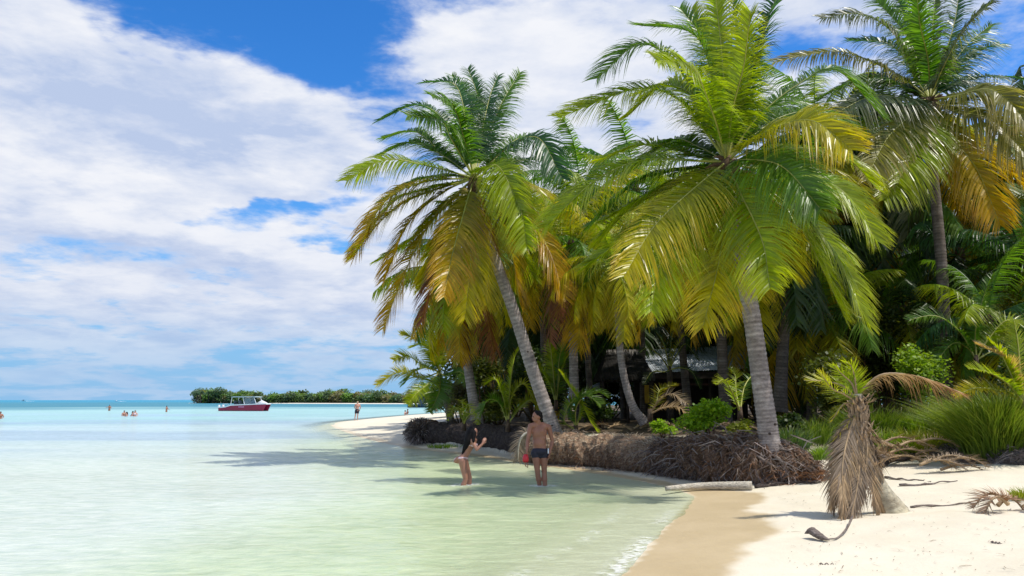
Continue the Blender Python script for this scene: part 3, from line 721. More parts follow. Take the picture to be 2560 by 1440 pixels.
Lb = [
 ('coconut palm behind the leaning palm, ringed grey trunk left of it standing upright', (1150, 690), 27, [(1192, 1048), (1180, 980), (1165, 880), (1158, 790), (1150, 700)], 24, .82, ('lime', 'gold', 'green'), ('amber', 'rust', 'gold'), .19, False),
 ('orange-fronded coconut palm with straight trunk just right of the leaning palm', (1428, 620), 26, [(1436, 1010), (1434, 900), (1430, 760), (1428, 630)], 26, .92, ('lime', 'gold', 'green'), ('amber', 'gold', 'rust'), .17, False),
 ('slender coconut palm with pale curved trunk in front of the shed', (1536, 660), 23, [(1612, 1058), (1580, 1010), (1556, 920), (1546, 810), (1538, 670)], 22, .64, ('lime', 'green', 'gold'), ('gold', 'amber'), .13, False),
 ('green coconut palm showing its crown above and right of the leaning palm', (1450, 500), 33, None, 26, 1.05, ('green', 'lime', 'green'), ('gold', 'lime'), .15, True),
 ('yellow-green coconut palm between the leaning palm and the largest palm', (1330, 590), 31, None, 24, .95, ('green', 'lime', 'gold'), ('gold', 'amber'), .15, True),
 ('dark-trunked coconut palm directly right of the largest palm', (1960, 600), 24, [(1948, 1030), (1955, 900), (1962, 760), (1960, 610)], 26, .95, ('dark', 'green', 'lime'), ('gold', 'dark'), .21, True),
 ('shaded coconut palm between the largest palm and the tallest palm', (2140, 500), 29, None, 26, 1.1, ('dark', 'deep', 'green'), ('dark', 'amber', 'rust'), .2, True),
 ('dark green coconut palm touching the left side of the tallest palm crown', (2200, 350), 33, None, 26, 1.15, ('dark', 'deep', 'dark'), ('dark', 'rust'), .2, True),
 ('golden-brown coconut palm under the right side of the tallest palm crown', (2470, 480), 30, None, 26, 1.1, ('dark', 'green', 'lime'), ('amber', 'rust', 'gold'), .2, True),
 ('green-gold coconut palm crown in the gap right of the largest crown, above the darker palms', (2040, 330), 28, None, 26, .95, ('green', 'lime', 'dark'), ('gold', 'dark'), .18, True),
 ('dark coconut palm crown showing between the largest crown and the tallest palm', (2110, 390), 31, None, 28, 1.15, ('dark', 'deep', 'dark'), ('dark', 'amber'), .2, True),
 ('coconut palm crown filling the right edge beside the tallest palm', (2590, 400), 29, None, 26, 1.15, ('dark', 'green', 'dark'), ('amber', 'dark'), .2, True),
 ('low green coconut palm at the far right edge of the grove', (2560, 650), 25, None, 24, .9, ('dark', 'green', 'deep'), ('green', 'gold'), .17, True),
 ('coconut palm with drooping fronds right behind the tallest palm trunk', (2400, 640), 28, None, 24, 1., ('dark', 'green', 'deep'), ('gold', 'dark', 'amber'), .18, True),
 ('coconut palm half hidden behind the lower crown of the largest palm', (1830, 590), 25, None, 24, .88, ('green', 'dark', 'lime'), ('amber', 'gold', 'dark'), .2, True),
 ('coconut palm in front of the shed roof, behind the left fronds of the largest palm', (1700, 560), 30, None, 24, .9, ('green', 'dark', 'lime'), ('gold', 'amber'), .17, True),
 ('coconut palm with green top left of the largest crown, against the clouds', (1590, 480), 36, None, 26, 1.15, ('green', 'lime', 'deep'), ('gold', 'lime'), .17, True),
 ('young coconut palm low in the undergrowth right of the tallest palm trunk', (2470, 800), 23, None, 18, .75, ('green', 'lime', 'deep'), ('green', 'gold'), .12, True),
 ('young dark coconut palm left of the tallest palm trunk', (2260, 780), 27, None, 20, .8, ('dark', 'green', 'lime'), ('gold', 'dark'), .14, True),
 ('young coconut palm beneath the right fronds of the largest palm', (2050, 780), 27, None, 20, .85, ('dark', 'green', 'lime'), ('gold', 'amber'), .14, True),
]
for i, (lab, cr, Yd, tp, nf, sz, mx, dm, r, dk) in enumerate(Lb):
    bg_palm(lab, cr, Yd, None, nf, sz, mx, dm, 100+i, r, dk, G2, tp)
rd = random.Random(77)
# deeper rows: shaded crowns that nothing tells apart
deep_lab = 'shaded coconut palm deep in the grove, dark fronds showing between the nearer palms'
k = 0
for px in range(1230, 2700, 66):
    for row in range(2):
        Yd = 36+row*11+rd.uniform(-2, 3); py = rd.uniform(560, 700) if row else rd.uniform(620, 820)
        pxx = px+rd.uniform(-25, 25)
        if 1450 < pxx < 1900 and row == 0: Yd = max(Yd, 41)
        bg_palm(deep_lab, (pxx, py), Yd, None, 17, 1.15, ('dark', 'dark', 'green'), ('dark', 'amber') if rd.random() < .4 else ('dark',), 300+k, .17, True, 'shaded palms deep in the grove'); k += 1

# small yellow-green palm at the left end of the grove
pG = bg_palm('short bushy yellow-green palm at the left edge of the grove, beside the water', (1085, 905), 30, None, 0, .8, trunk_pts=[(1128, 1045), (1112, 1010), (1095, 960), (1087, 915)], seed=9, r=.13) if False else None
YG = 31.
gb = at(1130, 1045, YG)
pG = empty('coconut_palm', gb, 'short bushy yellow-green palm at the left edge of the grove, beside the water', 'palm tree', 'coconut palms on the shore')
ring_trunk([gb+Vector((0, 0, -.3)), at(1118, 1010, YG), at(1104, 965, YG), at(1098, 935, YG)], .15, .11, 1.2, seed=8, n=9).obj('trunk', M_trunk_dark, pG, True)
YEL = dict(c0=(.16, .24, .012), c1=(.30, .32, .015), tip=(.50, .34, .02), dry=.7)
for pts, sg, pal in [([(1085, 890), (1050, 850), (1003, 836)], -1, YEL), ([(1095, 880), (1090, 830), (1060, 800)], 1, LIME), ([(1060, 915), (1020, 890), (985, 900)], -1, YEL), ([(1050, 945), (1000, 930), (944, 962)], -1, GOLD),
    ([(1110, 880), (1120, 830), (1115, 780)], 1, LIME), ([(1120, 900), (1150, 860), (1190, 870)], -1, YEL), ([(1070, 960), (1040, 985), (1020, 1010)], -1, LIME), ([(1100, 970), (1090, 1000), (1075, 1030)], -1, GREEN),
    ([(1075, 920), (1040, 925), (1010, 960)], 1, GREEN), ([(1080, 890), (1060, 860), (1030, 868)], 1, LIME), ([(1115, 940), (1150, 930), (1180, 960)], -1, GREEN), ([(1085, 900), (1075, 850), (1085, 820)], -1, YEL)]:
    random.seed(rr.random()); hero_frond(pG, (1099, 930), YG, pts, sg, pal, 2.6, 80, .75, .042, .4)

# ------------------------------------------------------------------ low young palms and shrubs
def young_palm(label, base_px, Yd, specs, n=84, Lm=.55, w=.028, group='young palms in the undergrowth', z=None, droop=.4):
    b = at(base_px[0], base_px[1], Yd)
    root = empty('young_palm', b, label, 'young palm', group)
    st = MB(); st.tube([b+Vector((0, 0, -.25)), b+Vector((0, 0, .15))], [.09, .06], 8, (.6, .5, .4)); st.obj('stem', M_trunk_dark, root, True)
    for pts, sg, pal in specs:
        random.seed(rr.random()); hero_frond(root, base_px, Yd, pts, sg, pal, 1.7, n, Lm, w, droop)
    return root
young_palm('young palm with broad arching green frond at the right foot of the leaning palm', (1440, 1075), 22.6, [([(1440, 1020), (1465, 990), (1500, 1010)], -1, GREEN), ([(1410, 1050), (1440, 1000), (1490, 1075)], -1, LIME), ([(1450, 1010), (1420, 960), (1400, 930)], 1, LIME), ([(1430, 1010), (1480, 980), (1520, 990)], 1, GREEN)])
young_palm('young palm of bright yellow-green fronds between the two upright grey trunks', (1270, 1060), 25, [([(1260, 1000), (1240, 950), (1215, 960)], -1, LIME), ([(1280, 990), (1310, 960), (1340, 1010)], -1, YEL), ([(1275, 970), (1285, 900), (1300, 870)], 1, LIME), ([(1250, 1010), (1220, 1000), (1200, 1040)], -1, GREEN), ([(1300, 1020), (1330, 1000), (1350, 1040)], -1, YEL)], Lm=.6)
young_palm('small bright green seedling palm beside the base of the upright grey trunk', (1160, 1060), 27.5, [([(1150, 1030), (1135, 1020), (1120, 1050)], -1, LIME), ([(1165, 1030), (1170, 1010), (1190, 1040)], -1, LIME), ([(1158, 1030), (1155, 1005), (1145, 1000)], 1, YEL), ([(1170, 1040), (1185, 1035), (1195, 1060)], -1, LIME)], n=26, Lm=.35)
young_palm('spiky young palm with straight fronds behind the leaning palm trunk', (1390, 1010), 27, [([(1385, 950), (1378, 880), (1372, 850)], -1, LIME), ([(1400, 940), (1420, 890), (1445, 880)], 1, LIME), ([(1375, 960), (1345, 920), (1320, 930)], -1, LIME), ([(1395, 960), (1398, 900), (1410, 850)], -1, GREEN)], Lm=.55)
young_palm('young palm with pale straw fronds splayed over the ground at the pale curved trunk', (1625, 1035), 22, [([(1650, 1000), (1680, 985), (1720, 1010)], -1, GREYDRY), ([(1640, 1010), (1650, 975), (1690, 960)], 1, GOLD), ([(1660, 1020), (1700, 1020), (1730, 1060)], -1, DRY)], Lm=.4, n=30)
young_palm('young palm with long arching fronds in front of the right thicket, beside the tallest trunk', (2440, 900), 22, [([(2400, 830), (2340, 790), (2270, 800)], -1, GREEN), ([(2440, 820), (2460, 740), (2480, 690)], 1, GREEN), ([(2470, 850), (2520, 800), (2580, 830)], -1, LIME), ([(2420, 870), (2380, 860), (2330, 920)], -1, GREEN), ([(2480, 880), (2530, 870), (2580, 920)], -1, DEEP)], Lm=.6)
young_palm('young palm with stiff upright yellow-green fronds at the right edge above the grass', (2560, 1010), 17, [([(2530, 940), (2500, 880), (2470, 850)], -1, LIME), ([(2550, 930), (2545, 860), (2535, 800)], 1, LIME), ([(2520, 960), (2470, 930), (2420, 920)], -1, LIME), ([(2510, 980), (2440, 970), (2390, 990)], -1, GOLD), ([(2540, 950), (2520, 900), (2440, 860)], 1, DRY)], Lm=.4, droop=.15)
young_palm('dark young palm silhouetted in front of the shed roof, fronds fanned like spokes', (1674, 925), 29, [([(1650, 890), (1620, 870), (1600, 880)], -1, DK), ([(1665, 880), (1655, 850), (1640, 830)], 1, DK), ([(1676, 880), (1680, 840), (1690, 815)], 1, DK), ([(1690, 890), (1715, 860), (1745, 900)], -1, DK), ([(1660, 930), (1630, 930), (1610, 960)], -1, DK), ([(1700, 920), (1730, 930), (1750, 970)], -1, DK), ([(1685, 880), (1710, 840), (1725, 845)], 1, GOLD)], Lm=.35, n=40)
mbs = MB(); _b = at(1674, 925, 29); mbs.tube([Vector((_b.x, _b.y, hz(_b.x, _b.y)-.1)), _b], [.13, .10], 8, (.5, .45, .4)); _yp = [o for o in bpy.data.objects if o.name.startswith('young_palm')][-1]; mbs.obj('trunk', M_trunk_dark, _yp, True)
young_palm('low fan of green fronds beside the trunk of the largest palm, behind the shrubs', (1850, 1030), 21, [([(1830, 980), (1810, 950), (1790, 960)], -1, LIME), ([(1860, 970), (1880, 940), (1890, 950)], 1, GREEN), ([(1840, 980), (1838, 940), (1825, 920)], 1, LIME)], Lm=.4, n=30)

def leaf_cloud(mb, c, rad, n, ls, pal, rd, shell=.45, flat=1.):
    for i in range(n):
        d = Vector((rd.gauss(0, 1), rd.gauss(0, 1), rd.gauss(0, 1))).normalized(); q = rd.uniform(shell, 1)**.6
        lump = 1+.22*math.sin(d.x*5+c[0])*math.cos(d.z*6+c[1]*2)+.12*math.sin(d.y*11+d.z*9)
        p = Vector(c)+Vector((d.x*rad[0], d.y*rad[1], d.z*rad[2]))*q*lump
        T = Vector((rd.gauss(0, 1), rd.gauss(0, 1), rd.gauss(-.2, .6))).normalized(); W = T.cross(Vector((rd.gauss(0, .5), rd.gauss(0, .5), 1))).normalized()
        l = ls*rd.uniform(.6, 1.3); w = l*.42*flat; cc = lerp(pal[0], pal[1], rd.random())
        mb.add([p, p+T*l*.5+W*w, p+T*l, p+T*l*.5-W*w], [(0, 1, 2, 3)], cc)
def shrub(label, px, py_base, Yd, w, h, pal, n=1400, ls=.09, seed=0, name='shrub', cat='shrub', group=None, stems=6, lumps=7, zb=None):
    rd = random.Random(seed); b = at(px, py_base, Yd)
    if zb is None: b.z = hz(b.x, b.y)-.05
    root = empty(name, b, label, cat, group)
    mb = MB(); sm = MB()
    for k in range(lumps):
        a = rd.uniform(0, 6.28); rr_ = rd.uniform(0, .62)
        zc = h*rd.uniform(.28, .86); c = b+Vector((math.cos(a)*w*.5*rr_, math.sin(a)*w*.4*rr_, zc))
        s_ = rd.uniform(.55, 1.)
        leaf_cloud(mb, c, (w*.26*s_, w*.24*s_, h*.24*s_), n//lumps, ls, pal, rd, .2)
        mid = b.lerp(c, .5)+Vector((rd.uniform(-.1, .1)*w, 0, 0)); sm.tube([b+Vector((rd.uniform(-.1, .1), 0, -.1)), mid, c], [.03*h**.5, .022*h**.5, .008], 5)
    mb.obj('foliage', M_bush, root); sm.obj('stem', M_sheath, root, True)
    return root
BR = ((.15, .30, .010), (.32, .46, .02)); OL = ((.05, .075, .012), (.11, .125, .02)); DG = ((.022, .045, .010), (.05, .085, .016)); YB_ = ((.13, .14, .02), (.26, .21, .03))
# undergrowth trees and thickets, front to back
shr = [
 ('bright lime green shrub left of the largest palm trunk', 1770, 1078, 19.3, 2.1, 1.25, BR, 4200, .085),
 ('olive shrub with sparse twigs close against the largest palm trunk', 1855, 1084, 18.4, 1.1, .65, ((.18, .22, .02), (.3, .32, .03)), 1500, .07),
 ('dark leafy shrub in the shade behind the long dark fallen log', 1250, 1062, 29.5, 3.2, 1.4, OL, 2600, .11),
 ('olive thicket beneath the upright grey trunk, left end of the grove', 1215, 1050, 30, 3.2, 2.9, OL, 4200, .12),
 ('greyish thorny thicket between the short palm and the upright grey trunk', 1150, 1040, 32, 2.2, 2.0, ((.10, .10, .05), (.17, .15, .08)), 2600, .10),
 ('dark thicket behind the middle of the leaning trunk', 1340, 1030, 30, 3.6, 3.4, DG, 4200, .14),
 ('green shrub behind the leaning palm foot and left of the pale curved trunk', 1500, 1060, 25, 2.4, 1.1, DG, 2200, .1),
 ('small fresh green bush at the top of the root bank, left of the lime shrub', 1665, 1082, 20.5, .95, .5, BR, 900, .07),
 ('dark green bush just right of the largest palm trunk', 1985, 1078, 18.5, 1.2, .75, DG, 1500, .08),
 ('olive creeper-covered thicket behind the dead stump', 2080, 1050, 22, 3.2, 2.6, OL, 4200, .11),
 ('fresh green leafy bush with light tips above the arching dead frond', 2290, 1000, 21, 2.2, 2.6, ((.12, .22, .015), (.26, .36, .02)), 3600, .10),
 ('tall creeper-hung thicket left of the tallest palm trunk', 2200, 1020, 27, 4.2, 5.2, OL, 6400, .13),
 ('tall creeper-hung thicket right of the tallest palm trunk', 2470, 1000, 24, 4., 4.4, OL, 6400, .12),
 ('dense dark bush at the right edge behind the grass mound', 2590, 1030, 20, 3., 2.6, DG, 3600, .11),
]
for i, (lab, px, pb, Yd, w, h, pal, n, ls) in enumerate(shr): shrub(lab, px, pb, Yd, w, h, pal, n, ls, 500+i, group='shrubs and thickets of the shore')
for i, px in enumerate(range(1180, 2760, 105)):
    Yd = 52+(i % 3)*3
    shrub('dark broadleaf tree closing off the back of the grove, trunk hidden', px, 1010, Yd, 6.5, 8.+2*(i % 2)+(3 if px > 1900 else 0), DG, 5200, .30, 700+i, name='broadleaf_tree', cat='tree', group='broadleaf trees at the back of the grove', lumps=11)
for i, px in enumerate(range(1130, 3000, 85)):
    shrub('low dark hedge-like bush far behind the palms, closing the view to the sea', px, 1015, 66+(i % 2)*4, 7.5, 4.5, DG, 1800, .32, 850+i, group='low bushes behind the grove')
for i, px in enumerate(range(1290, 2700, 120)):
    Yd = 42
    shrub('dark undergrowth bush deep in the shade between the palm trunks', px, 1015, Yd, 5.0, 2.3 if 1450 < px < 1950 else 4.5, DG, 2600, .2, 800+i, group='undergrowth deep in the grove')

# ------------------------------------------------------------------ grass
def grass_clump(label, px, py, Yd, w, h, pal, n=500, seed=0, depth=.5, group='grass clumps on the bank', bend=.5, zb=True, bw=.014):
    rd = random.Random(seed); b = at(px, py, Yd)
    if zb: b.z = hz(b.x, b.y)-.03
    mb = MB()
    for i in range(n):
        a = rd.uniform(0, 6.28); q = rd.random()**.5
        p = b+Vector((math.cos(a)*w*.5*q, math.sin(a)*depth*.5*q, 0)); p.z = b.z+.10*h*(1-q)
        out = Vector((math.cos(a)*(.3+q), math.sin(a)*(.3+q), 0))*bend+Vector((rd.gauss(0, .25), rd.gauss(0, .25), 0)); hh = h*rd.uniform(.5, 1.05)*(1-.25*q)
        W = Vector((rd.gauss(0, 1), rd.gauss(0, .5), 0)).normalized(); c = lerp(pal[0], pal[1], rd.random())
        pts = [p+out*(hh*t*t*.8)+Vector((0, 0, hh*(t-.28*t*t*bend*1.5))) for t in (0, .35, .7, 1)]
        ctip = lerp(c, (.42, .36, .10), rd.uniform(0, .45))
        mb.ribbon(pts, [bw*1.5, bw*1.4, bw, .003], W, [lerp(c, (.02, .03, .01), .35), c, c, ctip])
    o = mb.obj('grass_clump', M_grass, None, off=b); o.location = b
    return tag(o, label, 'grass', group)
GR = ((.11, .22, .015), (.22, .33, .02)); GY = ((.19, .25, .015), (.36, .36, .03)); GD = ((.06, .12, .01), (.13, .20, .015))
gl_ = [
 ('tall green grass between the largest trunk and the dead stump', 2035, 1085, 18.6, 1.3, .85, GD, 700),
 ('bluish green grass tuft close to the right foot of the largest palm', 1975, 1085, 17.6, .8, .7, ((.04, .10, .03), (.10, .17, .05)), 500),
 ('yellow-green grass directly right of the dead stump', 2210, 1105, 18.9, 1.1, .95, GR, 1000),
 ('tall yellow-green grass under the arching dead frond', 2285, 1108, 19.0, 1.2, 1.0, GY, 1100),
 ('yellow-green grass left of the big grass mound', 2370, 1110, 19.2, 1.1, .9, GY, 1000),
 ('low green grass tuft on the bank between driftwood and the big grass mound', 2330, 1095, 20.3, 1.6, 1.1, GR, 1200),
 ('large dark green grass mound at the right edge of the bank', 2520, 1150, 17.6, 2.0, 2.35, ((.08, .15, .01), (.19, .26, .02)), 4600),
 ('small green tuft growing from the root mass beside the dead stump', 2060, 1150, 15.6, .4, .38, GR, 260),
 ('light green tuft at the right image edge on the sand', 2562, 1232, 12.0, .35, .30, GY, 200),
 ('short green grass on top of the root bank in front of the lime shrub', 1740, 1095, 18.3, .9, .32, GR, 450),
 ('yellowish dry grass left of the largest palm base', 1820, 1095, 17.6, .9, .38, GY, 500),
 ('tall shaded green grass behind the grass clumps, left of the tallest trunk', 2180, 1060, 20.5, 2.0, 1.1, GD, 1300),
 ('dark green grass patch between the tallest trunk and the big grass mound', 2420, 1060, 19.6, 1.6, 1.2, GD, 1300),
 ('narrow strip of green at the left end above the dark fallen log', 1115, 1048, 29, 1.4, .22, GR, 260),
]
for i, (lab, px, py, Yd, w, h, pal, n) in enumerate(gl_):
    grass_clump(lab, px, py, Yd, w, h, pal, n, 900+i, depth=min(1.1, w*.8), zb=(i not in (7,)), bend=.62 if i == 6 else .4)

# ------------------------------------------------------------------ root banks and fallen logs
def mat_root(name, lo, mid, hi, sc=6):
    m, nt, b = new_mat(name); n = noise_node(nt, sc, 9, .75, 'Object', (1.0, 1., 2.0)); n2 = noise_node(nt, 28., 5, .7, 'Object', (.5, 1, 2.2))
    c = ramp(nt, n, [(.3, lo), (.5, mid), (.7, hi)]); c = mixc(nt, .9, c, ramp(nt, n2, [(.35, (.45, .42, .4)), (.6, (1.2, 1.2, 1.2))]), 'MULTIPLY')
    L_(nt, c, b.inputs['Base Color']); b.inputs['Roughness'].default_value = .95; b.inputs['Specular IOR Level'].default_value = .1
    bump(nt, b, n2, .9, .06); return m
M_root = mat_root('root_mat', (.07, .04, .028), (.17, .105, .07), (.30, .21, .145))
M_logdark = mat_root('dark_log', (.035, .028, .026), (.07, .055, .05), (.14, .115, .10))  # near-black wood tones for the dark logs and the branch
M_sandy = mat_root('sandy_roots', (.17, .10, .065), (.33, .22, .145), (.52, .41, .29))
M_drift = mat_root('driftwood', (.16, .13, .11), (.27, .22, .19), (.38, .33, .29), 5)
M_pale = mat_root('pale_driftwood', (.50, .44, .35), (.64, .58, .47), (.74, .68, .57), 5)
def lump_tube(pts, radii, squash=1., n=26, m=70, seed=0, amp=.16, fr=2.6):
    """uneven log or bank: tube whose radius is broken by noise"""
    P = catmull(pts, m); Rr = np.interp(np.linspace(0, 1, m), np.linspace(0, 1, len(radii)), radii)
    vv = []; rd = random.Random(seed); prevU = None
    for i, p in enumerate(P):
        T = (P[min(i+1, m-1)]-P[max(i-1, 0)]).normalized(); U = Vector((0, 0, 1)); U = (U-T*U.dot(T)).normalized(); W = T.cross(U)
        end = min(1, min(i, m-1-i)/2.5+.15)
        for j in range(n):
            a = 2*math.pi*j/n
            q = 1+amp*2*(float(fbm(np.array([i*fr*.09+math.cos(a)*1.3+seed]), np.array([math.sin(a)*1.3+seed*3.1]), 4, seed)[0])-.5)
            q += .06*rd.uniform(-1, 1)
            vv.append(p+(U*math.cos(a)*squash+W*math.sin(a))*Rr[i]*q*math.sqrt(end))
    ff = [(i*n+j, i*n+(j+1) % n, (i+1)*n+(j+1) % n, (i+1)*n+j) for i in range(m-1) for j in range(n)]
    ff += [tuple(range(n))[::-1], tuple((m-1)*n+j for j in range(n))]
    mb = MB(); mb.add(vv, ff); mb.P = P; mb.R = Rr; mb.sq = squash; mb.n = n; return mb
def fibres(src, count, cols, ln=(.12, .4), seed=0, w=.010, hang=1., arange=(-.2, 1.25), spread=.6):
    """root fibres standing off and hanging from the camera side and top of a bank"""
    rd = random.Random(seed); mb = MB(); P, Rr = src.P, src.R; m = len(P); V = src.v; n = src.n
    # side index of ring vertices that face -Y
    for k in range(count):
        i = rd.randrange(1, m-1); T = (P[i+1]-P[i-1]).normalized(); U = Vector((0, 0, 1)); U = (U-T*U.dot(T)).normalized(); W = T.cross(U)
        s_ = -1 if W.y > 0 else 1
        a = rd.uniform(*arange)*math.pi/1.0*.8
        d = (U*math.cos(a)*src.sq+W*math.sin(a)*s_)
        jang = math.atan2(math.sin(a)*s_, math.cos(a)); j = int(round(jang/(2*math.pi)*n)) % n
        p = Vector(V[i*n+j]); out = (p-P[i]).normalized()
        L = rd.uniform(*ln)
        dirv = (out*.55+T*rd.gauss(0, spread)+Vector((0, 0, -hang*rd.uniform(.2, 1.)))).normalized()
        q1 = p-out*.03; q2 = q1+(out*.6+dirv*.5).normalized()*L*.4; q3 = q2+dirv*L*.6+Vector((0, 0, -.2*L))
        Wd = Vector((rd.gauss(0, 1), rd.gauss(0, .3), rd.gauss(0, 1))).normalized(); c = rd.choice(cols); g = rd.uniform(.6, 1.3); c = tuple(x*g for x in c)
        mb.ribbon([q1, q2, q3], [w*1.3, w, w*.4], Wd, c)
    return mb
FBR = [(.20, .12, .075), (.28, .18, .12), (.13, .075, .05), (.34, .26, .19), (.24, .12, .06)]
FGR = [(.18, .14, .125), (.25, .20, .18), (.11, .085, .08), (.33, .28, .25)]
FDK = [(.05, .04, .038), (.08, .065, .06), (.13, .10, .09)]
def pt(px, py, z, dy=0., dz=0.):
    p = gz(px, py, z); return p+Vector((0, dy, dz))
# left: long dark fallen log with its upturned root ball
lp = [pt(1040, 1108, .1, .55, .38), pt(1110, 1112, .1, .55, .40), pt(1200, 1120, .1, .5, .42), pt(1290, 1134, .1, .5, .42), pt(1345, 1146, .1, .5, .42)]
lg = empty('fallen_log', lp[0]+Vector((0, 0, -.4)), 'long dark fallen palm log behind the woman, fibrous root ball at its left end', 'log')
t_ = lump_tube(lp, [.50, .44, .44, .46, .48], 1., seed=2, amp=.12); t_.obj('log_body', M_logdark, lg)
fb = fibres(t_, 420, FDK, (.08, .22), 3, .014); tag(fb.obj('bark_fibres', M_fibre, lg), kind='stuff')
rbp = [pt(1040, 1110, .1, .5, .44), pt(1060, 1108, .1, .55, .46), pt(1085, 1110, .1, .6, .46)]
rb_ = lump_tube(rbp, [.50, .56, .42], 1., n=22, m=16, seed=5, amp=.3); rb_.obj('root_ball', M_root, lg)
rdd = random.Random(3); mb = MB()
for i in range(1500):
    d = Vector((rdd.gauss(-.4, .8), rdd.gauss(-.5, .8), rdd.gauss(.1, .8))).normalized(); c = rbp[0].lerp(rbp[1], rdd.random()*.8)
    L = rdd.uniform(.10, .26); p = c+d*.46; g = rdd.uniform(.6, 1.4); cc = tuple(x*g for x in rdd.choice(FGR))
    mb.ribbon([p, p+d*L*.6, p+d*L+Vector((0, 0, -.3*L))], [.03, .024, .01], Vector((rdd.gauss(0, 1), 0, rdd.gauss(0, 1))).normalized(), cc)
tag(mb.obj('root_fibres', M_fibre, lg), kind='stuff')
# middle bank below the leaning palm
mp_ = [pt(1318, 1150, .08, .6, .32), pt(1400, 1158, .08, .6, .42), pt(1480, 1164, .08, .6, .42), pt(1570, 1172, .08, .62, .42), pt(1650, 1182, .08, .62, .40), pt(1700, 1188, .08, .7, .34)]
mr = empty('root_bank', mp_[1]+Vector((0, 0, -.4)), 'sandy reddish root bank under the leaning palm, between the man and the largest palm', 'root bank', 'eroded root banks along the beach')
mp_ = [q+Vector((0, 0, -.07)) for q in mp_]
t_ = lump_tube(mp_, [.42, .55, .50, .56, .48, .45], .84, n=30, m=90, seed=7, amp=.30, fr=4.); t_.obj('root_mass', M_sandy, mr)
fb = fibres(t_, 5200, FBR, (.05, .17), 9, .013, arange=(.5, 1.25), spread=1.2); tag(fb.obj('root_fibres', M_fibre, mr), kind='stuff')
fb = fibres(t_, 900, [(.42, .32, .22), (.5, .4, .3)], (.1, .3), 10, .014, arange=(-.3, .5), hang=.3, spread=1.2); tag(fb.obj('top_straw', M_fibre, mr), kind='stuff')
# right bank below the largest palm
rp_ = [pt(1655, 1186, .08, .7, .36), pt(1730, 1194, .08, .62, .42), pt(1820, 1206, .08, .62, .46), pt(1910, 1214, .08, .62, .46), pt(1990, 1216, .08, .60, .40), pt(2065, 1214, .08, .6, .28)]
rr2 = empty('root_bank', rp_[2]+Vector((0, 0, -.4)), 'tangled brown root mass under the largest palm, ending beside the dead stump', 'root bank', 'eroded root banks along the beach')
rp_ = [q+Vector((0, 0, -.05)) for q in rp_]
t_ = lump_tube(rp_, [.44, .54, .60, .64, .52, .36], .90, n=34, m=100, seed=11, amp=.42, fr=5.); t_.obj('root_mass', M_root, rr2)
fb = fibres(t_, 7200, FBR+FGR, (.06, .26), 13, .013, arange=(-.1, 1.25), spread=1.3); tag(fb.obj('root_fibres', M_fibre, rr2), kind='stuff')
fb = fibres(t_, 120, FGR, (.35, .8), 14, .022, arange=(-.1, .9), spread=2.4, hang=.5); tag(fb.obj('root_strands', M_fibre, rr2), kind='stuff')
rdr = random.Random(55)
for i in range(16):
    a = rdr.uniform(0, .75); u = rdr.uniform(.05, .8); P0 = t_.P; i0 = int(u*88); i1 = min(88, i0+rdr.randrange(12, 26)); pts_ = []
    for q in range(5):
        k_ = int(i0+(i1-i0)*q/4); ang = (a+q*rdr.uniform(.05, .28))*math.pi*.55
        pts_.append(P0[k_]+Vector((0, -math.sin(ang), math.cos(ang)*.92))*t_.R[k_]*rdr.uniform(.98, 1.12))
    mb = MB(); r_0 = rdr.uniform(.02, .05); mb.tube(catmull(pts_, 14), [r_0*(1-.6*z/13) for z in range(14)], 6); mb.obj('root', M_drift if i % 3 else M_root, rr2, True)
mb = MB(); rdx = random.Random(71)
for i in range(900):
    px = rdx.uniform(1330, 2080); u = rdx.random(); yb = float(np.interp(px, [1330, 1640, 1920, 2080], [1152, 1180, 1214, 1214]))
    p = gz(px, yb+rdx.gauss(1.5, 2.0), .08) if u < .45 else at(px, 1090, 1.)*0+gz(px, yb, .1)+Vector((0, rdx.uniform(.7, 1.9), 0))
    p.z = hz(p.x, p.y)+.02; L = rdx.uniform(.04, .22); a = rdx.uniform(0, 3.14); d = Vector((math.cos(a), math.sin(a), rdx.uniform(-.1, .35)))
    mb.ribbon([p, p+d*L*.5, p+d*L], [.02, .018, .006], Vector((-d.y, d.x, .5)).normalized(), scl(rdx.choice(FBR+FGR), rdx.uniform(.7, 1.8)))
tag(mb.obj('bank_litter', M_fibre, None), 'brown straw and root scraps strewn along the root banks', 'litter', kind='stuff')
# loose rust coloured roots near the stump foot
mb = MB(); rdd = random.Random(19); c0 = ground(2010, 1205)
for i in range(420):
    p = c0+Vector((rdd.gauss(.1, .38), rdd.gauss(.1, .15), rdd.uniform(.0, .22))); d = Vector((rdd.gauss(0, 1), rdd.gauss(0, .5), rdd.gauss(0, .25))).normalized(); L = rdd.uniform(.2, .5)
    cc = scl((.30, .14, .06), rdd.uniform(.6, 1.3)); mb.ribbon([p, p+d*L*.5+Vector((0, 0, .04)), p+d*L], [.014, .012, .006], Vector((rdd.gauss(0, .3), 0, 1)).normalized(), cc)
o = mb.obj('root_litter', M_fibre, None, off=c0); o.location = c0; tag(o, 'heap of thin rust coloured roots on the sand left of the dead stump', 'roots', kind='stuff')
